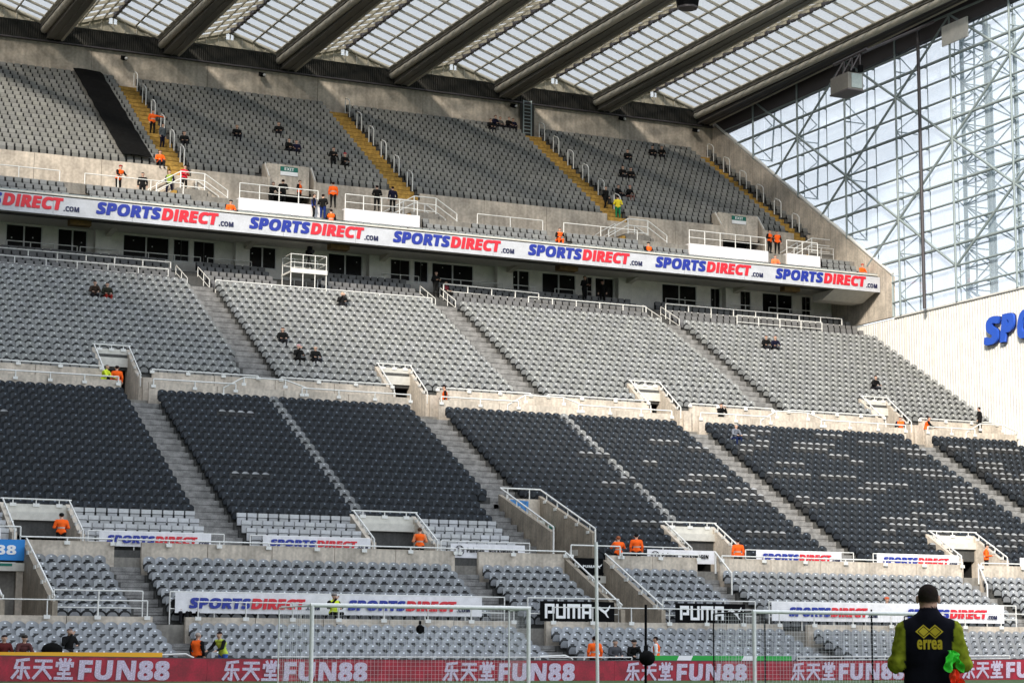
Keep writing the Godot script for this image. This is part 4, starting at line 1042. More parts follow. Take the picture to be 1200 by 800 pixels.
	rail("box_rail", "white two bar railing before the boxes, right block lower run", g, [Vector3(80.5, 25.9, -130.0), Vector3(88.0, 25.9, -130.0)], 1.0, [0.5], 1.9, false, 0.045)
	var wr := [[27.4, 32.0], [32.2, 34.8], [35.0, 40.4], [40.9, 44.0], [53.6, 56.4], [58.0, 63.0], [63.8, 65.6], [67.2, 70.3], [76.5, 79.8], [82.0, 85.0], [85.6, 89.4]]
	for q in wr.size():
		rail("window_rail", "white guard rail before the box windows, %s" % ["first from the left", "second from the left", "below the window left of three", "below three dark windows", "left of the man in a suit", "behind the man in a suit", "right of the man in a suit", "by two people in black", "above the right pale steps", "before a single narrow window", "last one at the right"][q], "guard rails before the box windows", [Vector3(wr[q][0], 27.42, -133.6), Vector3(wr[q][1], 27.42, -133.6)], 1.0, [0.5], 1.7, false, 0.035)
	# sloping rails at the heads of the middle tier steps
	for q in 3:
		var x: float = [38.8, 56.3, 74.0][q]
		for s in [-0.75, 0.75]:
			rail("stair_rail", "short sloping white rail at the head of the %s pale tier steps, %s side" % [["left", "centre", "right"][q], "left" if s < 0 else "right"], "stair rails", [Vector3(x + s, 26.3, -131.3), Vector3(x + s, 25.0, -128.6)], 1.1, [0.5], 1.6, false)
	# rails on the yellow steps: hooped pairs up one side
	for q in 4:
		var x: float = [40.2, 57.45, 74.75, 91.05][q]
		for k2 in 6:
			var i := 1 + 3.4 * k2
			var d: float = T4[1] + T4[2] * i
			var y: float = T4[3] + T4[4] * i
			var o := thing("step_hoop", "white hooped handrail on the %s yellow steps, %s from the bottom" % [["first", "second", "third", "fourth"][q], ["first", "second", "third", "fourth", "fifth", "sixth"][k2]], "handrail", Vector3(x, y, -d), "hooped handrails on the yellow steps")
			part("hoop", MB.new().path([Vector3(0, 0, 0.5), Vector3(0, 1.25, 0.5), Vector3(0, 1.5, 0.25), Vector3(0, 1.75, -0.35), Vector3(0, 1.7, -0.5), Vector3(0, 0.45, -0.5)], 0.04), M.white, o)
	# landings at the foot of the yellow steps
	for q in 4:
		var x: float = [40.0, 57.2, 74.6, 91.0][q]
		var o := thing("stair_landing", "concrete landing with white double rails below the %s yellow steps" % ["first", "second", "third", "fourth"][q], "landing", Vector3(x, 31.2, -134.6), "landings below the yellow steps")
		part("platform", MB.new().box(Vector3(-0.1, 0.45, -0.7), Vector3(2.2, 1.1, 2.2)), M.concrete, o)
		for s in [-1, 1]:
			if q == 3 and s > 0: continue
			for k2 in 4: part("step", MB.new().box(Vector3(s * (1.2 + 0.32 * k2) - 0.1, 0.4 - 0.13 * k2, -0.7), Vector3(0.32, 0.8 - 0.26 * k2, 2.2)), M.step_yellow if s < 0 else M.concrete, o)
			for z in [0.35, -1.7]:
				for e in [0.0, 0.5]:
					part("sloping_rail", MB.new().tube(Vector3(s * 0.85 - 0.1, 2.15 - e, z), Vector3(s * 2.5 - 0.1, 1.15 - e, z), 0.04), M.white, o)
				part("post", MB.new().tube(Vector3(s * 0.85 - 0.1, 0.9, z), Vector3(s * 0.85 - 0.1, 2.15, z), 0.05), M.white, o)
				part("post", MB.new().tube(Vector3(s * 2.5 - 0.1, 0.0, z), Vector3(s * 2.5 - 0.1, 1.15, z), 0.05), M.white, o)
		for e in [0.0, 0.5, 1.0]:
			part("front_rail", MB.new().tube(Vector3(-0.95, 2.15 - e, 0.35), Vector3(0.75, 2.15 - e, 0.35), 0.04), M.white, o)
	# white fronted viewing platforms with rails
	var vp := [[42.3, 48.1], [49.9, 55.5], [77.3, 84.2], [85.9, 88.9]]
	for q in 4:
		var x0: float = vp[q][0]; var x1: float = vp[q][1]
		var nm2: String = ["left of the left upper passage", "right of the left upper passage", "left of the right upper passage", "right of the right upper passage"][q]
		var vo := thing("viewing_platform", "white panelled viewing platform, %s" % nm2, "platform", Vector3(x0, 30.3, -131.45), "viewing platforms")
		part("front_panel", MB.new().box(Vector3((x1 - x0) / 2, 0.5, 0), Vector3(x1 - x0, 1.0, 0.12)), M.banner_white, vo)
		part("end_panel", MB.new().box(Vector3(0.06, 0.5, -1.06), Vector3(0.12, 1.0, 2.0)), M.banner_white, vo)
		rail("platform_rail", "white railing on the viewing platform, %s" % nm2, "railings on the viewing platforms", [Vector3(x0 + 0.1, 32.35, -131.6), Vector3(x1 - 0.1, 32.35, -131.6)], 1.1, [0.55], 1.45, false, 0.04)
	for q in [[25.0, 30.3, "left of the short yellow steps"], [31.95, 38.6, "right of the short yellow steps"], [60.2, 65.4, "left of the middle short yellow steps"], [67.1, 73.2, "right of the middle short yellow steps"], [92.0, 92.1, ""]]:
		if q[2]: rail("balcony_rail", "white rail behind the short rows of seats, %s" % q[2], "rails behind the balcony seats", [Vector3(q[0], 32.0, -132.0), Vector3(q[1], 32.0, -132.0)], 0.9, [], 2.6, false, 0.035)
	rail("balcony_end_rail", "white railing beside the sloping end wall", "", [Vector3(89.6, 32.6, -134.0), Vector3(91.9, 32.6, -134.0)], 1.4, [0.45, 0.9], 1.1, false, 0.035)
	# camera platform
	var o := thing("camera_platform", "white railed camera platform on thin legs in front of the boxes", "platform", Vector3(46.4, 26.1, -129.6))
	part("deck", MB.new().box(Vector3(0, -0.05, 0), Vector3(2.6, 0.12, 1.8)), M.white, o)
	part("fascia", MB.new().box(Vector3(0, 0.05, 0.9), Vector3(2.6, 0.3, 0.06)), M.box_wall, o)
	for x in [-1.25, -0.4, 0.45, 1.25]:
		for z in [-0.85, 0.85]:
			part("leg", MB.new().tube(Vector3(x, -2.0, z), Vector3(x, 0, z), 0.035), M.white, o)
			part("post", MB.new().tube(Vector3(x, 0, z), Vector3(x, 1.15, z), 0.03), M.white, o)
	for y in [0.6, 1.15]:
		part("rail", MB.new().path([Vector3(-1.25, y, -0.85), Vector3(-1.25, y, 0.85), Vector3(1.25, y, 0.85), Vector3(1.25, y, -0.85), Vector3(-1.25, y, -0.85)], 0.03), M.white, o)
	var cm := thing("television_camera", "black television camera on a tripod on the railed platform", "camera", Vector3(46.7, 26.11, -129.6))
	part("body", MB.new().box(Vector3(0, 1.45, 0), Vector3(0.3, 0.4, 0.6)), M.black, cm)
	part("lens", MB.new().tube(Vector3(0, 1.45, 0.3), Vector3(0, 1.42, 0.8), 0.13, 10), M.black, cm)
	part("viewfinder", MB.new().box(Vector3(0.1, 1.8, -0.1), Vector3(0.3, 0.25, 0.25)), M.black, cm)
	for k2 in 3: part("tripod_leg", MB.new().tube(Vector3(0, 1.25, 0), Vector3(0.35 * cos(k2 * 2.1), 0, 0.35 * sin(k2 * 2.1)), 0.035), M.black, cm)

# ------------------------------------------------------------------ signs and banners
func build_signs():
	var g := "white banners with red and blue lettering"
	banner("white banner with red and blue lettering, above the leftmost gap in the walkway wall", g, 24.2, 29.55, 5.93, 6.62, 94.75, 1)
	banner("white banner with red and blue lettering, left of the second passage", g, 32.1, 37.6, 6.0, 6.62, 94.75, 1)
	banner("white banner with red and blue lettering, right of the passage with a handrail", g, 59.7, 65.15, 5.98, 6.62, 94.75, 1)
	banner("white banner with red and blue lettering, left of the rightmost passage", g, 67.5, 73.0, 5.98, 6.62, 94.75, 1)
	banner("white banner cut off by the right edge of the picture", g, 77.3, 82.8, 5.98, 6.62, 94.75, 1)
	banner("white banner cut off by the left edge of the picture", g, 14.2, 19.7, 5.98, 6.62, 94.75, 1)
	for q in 2:
		var x0: float = [41.9, 53.05][q]; var x1: float = [46.0, 57.15][q]
		var o := banner(["white banner with a round emblem and black lettering, left of the deep walled passage", "white banner with black lettering beside two orange stewards"][q], "white banners with black lettering", x0, x1, 5.8, 6.5, 94.75, 0)
		part("lettering", letters("Pulman", 0.95, 0.24, 0.02, 0.0, 0.3), M.black, o, Vector3(0.85, 0.28, 0.06))
		part("lettering", letters("VOLKSWAGEN", 1.6, 0.2, 0.02, 0.0, 0.3), M.black, o, Vector3(2.05, 0.28, 0.06))
		var em := MB.new()
		for k in 20:
			var a := TAU * k / 20; var e := TAU * (k + 1) / 20
			em.tube(Vector3(0.24 * cos(a), 0.24 * sin(a), 0), Vector3(0.24 * cos(e), 0.24 * sin(e), 0), 0.018, 4)
		for l in [[-0.12, 0.19, 0, 0.02], [0, 0.02, 0.12, 0.19], [-0.2, 0.1, -0.1, -0.18], [-0.1, -0.18, 0, 0.0], [0, 0.0, 0.1, -0.18], [0.1, -0.18, 0.2, 0.1]]:
			em.tube(Vector3(l[0], l[1], 0), Vector3(l[2], l[3], 0), 0.018, 4)
		part("emblem", em, M.black, o, Vector3(0.45, 0.36, 0.06))
	g = "long white banners on the lower railing"
	var b := banner("long white banner with the lettering twice, behind the left goal", g, 25.7, 40.2, 2.78, 3.66, 87.35, 0)
	sport_sign(b, 0.65, 0.2, 5.9, 0.46, 0.06); sport_sign(b, 7.95, 0.2, 5.9, 0.46, 0.06)
	b = banner("long white banner with the lettering twice, behind the standing coach", g, 55.9, 70.15, 2.76, 3.68, 87.35, 0)
	sport_sign(b, 1.0, 0.22, 5.2, 0.46, 0.06); sport_sign(b, 8.1, 0.22, 5.6, 0.46, 0.06)
	for q in 2:
		var x0: float = [43.2, 50.45][q]
		var o := thing("black_sign", ["black sign board with white letters and a leaping cat, left of the walled passage", "black sign board with white letters and a leaping cat, right of the walled passage"][q], "sign", Vector3(x0, 2.62, -87.35), "black sign boards on the lower railing")
		part("board", MB.new().box(Vector3(1.95, 0.46, 0), Vector3(3.9, 0.92, 0.06)), M.black, o)
		puma_board(o, 3.9, 0.92)
	# signs over the walled passages
	var s := thing("passage_sign", "black sign with small white letters over the middle walled passage", "sign", Vector3(47.75, 5.02, -92.9))
	part("board", MB.new().box(Vector3(0.85, 0.42, 0), Vector3(1.7, 0.84, 0.06)), M.black, s)
	part("lettering", letters("PUMA", 0.7, 0.13, 0.01, 0, 0.6), M.white_flat, s, Vector3(0.55, 0.36, 0.04))
	part("emblem", MB.new().prism(PackedVector2Array([P(0, 0), P(0.1, 0.08), P(0.2, 0.06), P(0.34, 0.16), P(0.3, 0.06), P(0.2, 0.0), P(0.22, -0.08), P(0.14, -0.02)]), 0, 0.01), M.white_flat, s, Vector3(1.3, 0.4, 0.04))
	var s2 := thing("small_sign", "small white sign under the black sign of the middle passage", "sign", Vector3(48.2, 4.68, -92.85))
	part("plate", MB.new().box(Vector3(0.6, 0.15, 0), Vector3(1.2, 0.3, 0.04)), M.banner_white, s2)
	part("dark_strip", MB.new().box(Vector3(0.62, 0.15, 0.025), Vector3(0.9, 0.14, 0.02)), M.black, s2)
	s = thing("blue_sign", "blue sign with white lettering over the walled passage at the left edge", "sign", Vector3(17.0, 5.1, -92.95))
	part("board", MB.new().box(Vector3(1.7, 0.45, 0), Vector3(3.4, 0.92, 0.08)), M.cyan, s)
	part("lettering", letters("FUN88", 2.6, 0.42, 0.02, 0.0, 0.8), M.white_flat, s, Vector3(0.42, 0.24, 0.05))
	s2 = thing("small_sign", "small green and white sign under the blue sign", "sign", Vector3(18.9, 4.72, -92.85))
	part("plate", MB.new().box(Vector3(0.55, 0.14, 0), Vector3(1.1, 0.28, 0.04)), M.banner_white, s2)
	part("green_strip", MB.new().box(Vector3(0.5, 0.17, 0.025), Vector3(0.9, 0.12, 0.02)), M.teal, s2)

# ------------------------------------------------------------------ boards by the pitch, goals, poles
const GLYPHS := {
	"a": [[Vector2(0.25, 0.93), Vector2(0.88, 1.0)], [Vector2(0.28, 0.93), Vector2(0.18, 0.57), Vector2(0.95, 0.57)], [Vector2(0.56, 0.8), Vector2(0.56, 0.04), Vector2(0.42, 0.08)], [Vector2(0.34, 0.4), Vector2(0.08, 0.06)], [Vector2(0.76, 0.4), Vector2(1.0, 0.06)]],
	"b": [[Vector2(0.08, 0.93), Vector2(0.95, 0.93)], [Vector2(0.04, 0.6), Vector2(0.98, 0.6)], [Vector2(0.52, 0.93), Vector2(0.48, 0.55), Vector2(0.05, 0.05)], [Vector2(0.52, 0.55), Vector2(1.0, 0.05)]],
	"c": [[Vector2(0.5, 1.02), Vector2(0.5, 0.84)], [Vector2(0.22, 1.0), Vector2(0.3, 0.86)], [Vector2(0.78, 1.0), Vector2(0.7, 0.86)], [Vector2(0.06, 0.68), Vector2(0.06, 0.82), Vector2(0.94, 0.82), Vector2(0.94, 0.68)], [Vector2(0.28, 0.68), Vector2(0.72, 0.68), Vector2(0.72, 0.5), Vector2(0.28, 0.5), Vector2(0.28, 0.68)], [Vector2(0.5, 0.46), Vector2(0.5, 0.04)], [Vector2(0.18, 0.28), Vector2(0.82, 0.28)], [Vector2(0.02, 0.04), Vector2(0.98, 0.04)]]}

func led_top(x: float) -> float:
	if x < 27.7: return remap(x, 16.6, 27.7, 0.95, 0.85)
	if x < 50: return remap(x, 27.7, 50, 0.85, 0.82)
	return remap(x, 50, 70, 0.82, 1.0)

func build_pitchside():
	var ed := [14.0, 24.6, 33.8, 42.6, 51.0, 60.4, 72.0]
	var tx := [17.0, 25.2, 34.6, 43.1, 51.5, 60.9]
	for k in 6:
		var x0: float = ed[k]; var x1: float = ed[k + 1]
		var y0 := led_top(x0); var y1 := led_top(x1)
		var tilt := atan2(y1 - y0, x1 - x0)
		var o := thing("advertising_board", "red advertising board with pale lettering, %s" % ["at the left edge below the yellow strip", "beside two stewards and the left goal post", "seen through the left goal net", "behind the thin white pole and the microphone", "behind the right goal net", "to the right of the coach"][k], "advertising board", Vector3(x0, y0 - 0.93, -79.0), "red boards along the pitch")
		o.rotation.z = tilt
		part("board", MB.new().box(Vector3((x1 - x0) / 2, 0.465, -0.06), Vector3(x1 - x0 - 0.01, 0.93, 0.12)), M.led_red, o)
		part("top_edge", MB.new().box(Vector3((x1 - x0) / 2, 0.945, -0.06), Vector3(x1 - x0 - 0.01, 0.03, 0.14)), M.steel_dark, o)
		var lx: float = tx[k] - x0
		for q in 3:
			part("lettering", strokes(GLYPHS[["a", "b", "c"][q]], 0.66, 0.72, 0.105, 0.08), M.led_text, o, Vector3(lx + q * 0.82, 0.1, 0.01))
		part("lettering", letters("FUN88", 3.55, 0.74, 0.03, 0.06, 1.2), M.led_text, o, Vector3(lx + 2.55, 0.08, 0.015))
	var yb := thing("yellow_board", "yellow strip board with black lettering behind the red board at the left", "advertising board", Vector3(14, 0.3, -79.35))
	part("board", MB.new().box(Vector3(4.45, 0.4, 0), Vector3(8.9, 0.8, 0.05)), M.yellow, yb)
	part("lettering", letters("STANLEY TV", 3.0, 0.42, 0.02, 0.0, 1.0), M.black, yb, Vector3(4.4, 0.21, 0.035))
	var gb := thing("green_board", "green board with white slanted stripes behind the red boards", "advertising board", Vector3(44.6, 0.3, -79.4))
	part("board", MB.new().box(Vector3(3.6, 0.38, 0), Vector3(7.2, 0.76, 0.05)), M.green, gb)
	for x in [1.0, 4.3]: part("stripe", MB.new().prism(PackedVector2Array([P(0, 0), P(0.7, 0), P(1.1, 0.76), P(0.4, 0.76)]), 0, 0.01), M.white_flat, gb, Vector3(x, 0, 0.026))
	rail("track_rail", "long white rail behind the red boards, left of the middle", "white rails by the track", [Vector3(27.6, 0.95, -80.0), Vector3(44.0, 0.98, -80.0)], 0.95, [0.14], 2.5, false, 0.028)
	rail("track_rail", "white rail behind the red boards, right of the middle", "white rails by the track", [Vector3(52.5, 1.02, -80.0), Vector3(64.5, 1.12, -80.0)], 0.98, [0.14], 2.5, false, 0.028)
	for q in [[24.1, "left"], [40.9, "middle"]]:
		solo("hoop_barrier", MB.new().path([Vector3(-1.2, 0, 0), Vector3(-1.2, 1.0, 0), Vector3(0, 1.05, 0), Vector3(0.35, 0.9, 0), Vector3(0.45, 0.2, 0)], 0.04), M.white, "white curved barrier rail at the foot of the %s front steps" % q[1], "barrier", "curved barrier rails", Vector3(q[0], 0, -80.3))
	# goals
	for q in 2:
		var x0: float = [20.85, 35.8][q]; var w: float = [6.95, 7.0][q]
		var h := 2.5; var dp := 2.0
		var o := thing("goal", ["white football goal with net, left of the thin white pole", "white football goal with net, partly behind the coach"][q], "goal", Vector3(x0, 0, -57), "football goals")
		part("post", MB.new().tube(Vector3(0, 0, 0), Vector3(0, h, 0), 0.06, 10), M.white, o)
		part("post", MB.new().tube(Vector3(w, 0, 0), Vector3(w, h, 0), 0.06, 10), M.white, o)
		part("crossbar", MB.new().tube(Vector3(-0.06, h, 0), Vector3(w + 0.06, h, 0), 0.06, 10), M.white, o)
		for x in [0.0, w]: part("stanchion", MB.new().path([Vector3(x, h, 0), Vector3(x - 0.3 if x == 0.0 else x + 0.3, h - 0.05, -dp), Vector3(x - 0.3 if x == 0.0 else x + 0.3, 0, -dp)], 0.022), M.white if q == 0 else M.black, o)
		part("ground_bar", MB.new().path([Vector3(0, 0.04, 0), Vector3(-0.3, 0.04, -dp), Vector3(w + 0.3, 0.04, -dp), Vector3(w, 0.04, 0)], 0.04), M.white, o)
		var nt := MB.new()
		var t := 0.0021
		var nx := int(w / 0.12); var ny := int(h / 0.12)
		for i in nx + 1:
			var x := -0.3 + (w + 0.6) * i / nx
			nt.box(Vector3(x, h / 2, -dp + 0.1 * sin(i * 0.4)), Vector3(2 * t, h - 0.05, 2 * t))
			nt.box(Vector3(w * i / nx, h - 0.02, -dp / 2), Vector3(2 * t, 2 * t, dp))
		for j in ny + 1: nt.box(Vector3(w / 2, h * j / ny, -dp), Vector3(w + 0.6, 2 * t, 2 * t))
		for s in [0, 1]:
			for j in ny + 1: nt.box(Vector3(-0.15 if s == 0 else w + 0.15, h * j / ny, -dp / 2), Vector3(2 * t, 2 * t, dp), Basis(Vector3.UP, 0.15 if s == 0 else -0.15))
			for i in 16: nt.box(Vector3(-0.3 * i / 16.0 if s == 0 else w + 0.3 * i / 16.0, h / 2, -dp * i / 16.0), Vector3(2 * t, h, 2 * t))
		part("net", nt, M.net, o).set_meta("kind", "stuff")
	solo("net_pole", MB.new().tube(Vector3.ZERO, Vector3(0, 2.62, 0), 0.03), M.black, "thin black pole behind the right goal, nearer its left post", "pole", "thin black net poles", Vector3(38.1, 0, -60))
	solo("net_pole", MB.new().tube(Vector3.ZERO, Vector3(0, 2.7, 0), 0.03), M.black, "thin black pole behind the right goal, nearer the coach", "pole", "thin black net poles", Vector3(42.45, 0, -60))
	solo("white_pole", MB.new().tube(Vector3.ZERO, Vector3(-0.05, 4.85, 0), 0.06, 8), M.white, "tall thin white pole between the two goals", "pole", "", Vector3(32.8, 0, -62))
	var mc := thing("pitch_microphone", "dark furry microphone low on a black pole between the goals", "microphone", Vector3(39.1, 0, -70))
	part("pole", MB.new().tube(Vector3.ZERO, Vector3(0.02, 3.0, 0), 0.05), M.black, mc)
	part("windshield", MB.new().ball(Vector3(-0.02, 0.98, 0.15), Vector3(0.31, 0.29, 0.31), 14, 10), M.black_cloth, mc)
	part("clamp", MB.new().box(Vector3(0.0, 1.3, 0.03), Vector3(0.12, 0.3, 0.12)), M.black, mc)
	solo("net_camera", MB.new().ball(Vector3.ZERO, Vector3(0.13, 0.14, 0.11), 12, 8).box(Vector3(0, 0, 0.1), Vector3(0.16, 0.16, 0.1)).box(Vector3(0, 0.2, 0), Vector3(0.06, 0.12, 0.06)), M.black, "round dark camera hanging in the net of the left goal", "camera", "", Vector3(25.0, 1.86, -58.8))
	# open tip-up seats standing behind the lower boards, and a small hand rail in the passage
	rail("passage_handrail", "short white handrail in the gap right of the middle passage", "handrails in the wall gaps", [Vector3(56.1, 5.2, -91.4), Vector3(56.1, 6.35, -93.0), Vector3(56.3, 6.35, -93.3)], 1.1, [], 3.0, false, 0.045)
	rail("passage_handrail", "short white handrail in the gap by the rightmost passage", "handrails in the wall gaps", [Vector3(72.3, 4.9, -91.4), Vector3(73.0, 6.1, -93.0)], 1.1, [], 3.0, false, 0.045)

# ------------------------------------------------------------------ people
class Body:   # a field of tapered capsules meshed as surface nets, tagged by the nearest limb
	var bones := []
	var h := 0.03
	var soft := 0.03
	var lo: Vector3
	var nx: int; var ny: int; var nz: int
	var f := PackedFloat32Array()
	var tg := PackedByteArray()
	func add(a: Vector3, b: Vector3, ra: float, rb: float, t: int, sx := 1.0): bones.append([a, b, ra, rb, t, sx])
	static func cap(p: Vector3, q: Array) -> float:
		var a: Vector3 = q[0]; var ab: Vector3 = q[1] - a; var pa := p - a
		if q[5] != 1.0:
			pa.z *= q[5]; ab.z *= q[5]
		var l := ab.length_squared()
		var t := 0.0 if l < 1e-9 else clampf(pa.dot(ab) / l, 0, 1)
		return (pa - ab * t).length() - lerpf(q[2], q[3], t)
	func dist(p: Vector3) -> float:
		var d := 9.0
		for q in bones:
			var e := cap(p, q)
			var k := maxf(soft - absf(d - e), 0.0) / soft
			d = minf(d, e) - k * k * soft * 0.25
		return d
	func build() -> Dictionary:
		var a := Vector3.ONE * 9; var b := -a
		for q in bones:
			var r: float = maxf(q[2], q[3]) + 3 * h
			for e in 2:
				a = a.min(q[e] - Vector3.ONE * r); b = b.max(q[e] + Vector3.ONE * r)
		lo = a
		nx = int((b.x - a.x) / h) + 2; ny = int((b.y - a.y) / h) + 2; nz = int((b.z - a.z) / h) + 2
		f.resize(nx * ny * nz); f.fill(1.0); tg.resize(nx * ny * nz)
		var near := PackedFloat32Array(); near.resize(nx * ny * nz); near.fill(9.0)
		for q in bones:
			var r: float = maxf(q[2], q[3]) + 2.5 * h + soft * 0.5
			var c0 := ((q[0] as Vector3).min(q[1]) - Vector3.ONE * r - lo) / h
			var c1 := ((q[0] as Vector3).max(q[1]) + Vector3.ONE * r - lo) / h
			for z in range(maxi(0, int(c0.z)), mini(nz - 1, int(c1.z)) + 1):
				for y in range(maxi(0, int(c0.y)), mini(ny - 1, int(c1.y)) + 1):
					for x in range(maxi(0, int(c0.x)), mini(nx - 1, int(c1.x)) + 1):
						var i := (z * ny + y) * nx + x
						var e := cap(lo + Vector3(x, y, z) * h, q)
						var d := f[i]
						var k := maxf(soft - absf(d - e), 0.0) / soft
						f[i] = minf(d, e) - k * k * soft * 0.25
						if e < near[i]: near[i] = e; tg[i] = q[4]
		var vs := PackedVector3Array(); var ns := PackedVector3Array(); var ts := PackedByteArray(); var ids := PackedInt32Array()
		var at := {}
		var sx := 1; var sy := nx; var sz := nx * ny
		for z in nz - 1:
			for y in ny - 1:
				for x in nx - 1:
					var i := (z * ny + y) * nx + x
					if absf(f[i]) > 3.0 * h: continue
					var g := [f[i], f[i + 1], f[i + sy], f[i + sy + 1], f[i + sz], f[i + sz + 1], f[i + sz + sy], f[i + sz + sy + 1]]
					var m := 0
					for k in 8: if g[k] < 0: m |= 1 << k
					if m == 0 or m == 255: continue
					var p := Vector3.ZERO; var c := 0
					for e in [[0, 1], [2, 3], [4, 5], [6, 7], [0, 2], [1, 3], [4, 6], [5, 7], [0, 4], [1, 5], [2, 6], [3, 7]]:
						var u: float = g[e[0]]; var w: float = g[e[1]]
						if (u < 0) == (w < 0): continue
						var t := u / (u - w)
						var pa := Vector3(e[0] & 1, (e[0] >> 1) & 1, e[0] >> 2); var pb := Vector3(e[1] & 1, (e[1] >> 1) & 1, e[1] >> 2)
						p += pa.lerp(pb, t); c += 1
					p /= c
					at[i] = vs.size()
					vs.push_back(lo + (Vector3(x, y, z) + p) * h)
					ns.push_back(Vector3(g[1] + g[3] + g[5] + g[7] - g[0] - g[2] - g[4] - g[6], g[2] + g[3] + g[6] + g[7] - g[0] - g[1] - g[4] - g[5], g[4] + g[5] + g[6] + g[7] - g[0] - g[1] - g[2] - g[3]).normalized())
					ts.push_back(tg[i])
		for z in range(1, nz - 1):
			for y in range(1, ny - 1):
				for x in range(1, nx - 1):
					var i := (z * ny + y) * nx + x
					var s := f[i] < 0
					for e in [[sx, sy, sz], [sy, sz, sx], [sz, sx, sy]]:
						if s == (f[i + e[0]] < 0): continue
						var q := [at[i - e[1] - e[2]], at[i - e[2]], at[i], at[i - e[1]]]
						if s: ids.append_array(PackedInt32Array([q[0], q[2], q[1], q[0], q[3], q[2]]))
						else: ids.append_array(PackedInt32Array([q[0], q[1], q[2], q[0], q[2], q[3]]))
		return {"v": vs, "n": ns, "t": ts, "i": ids}

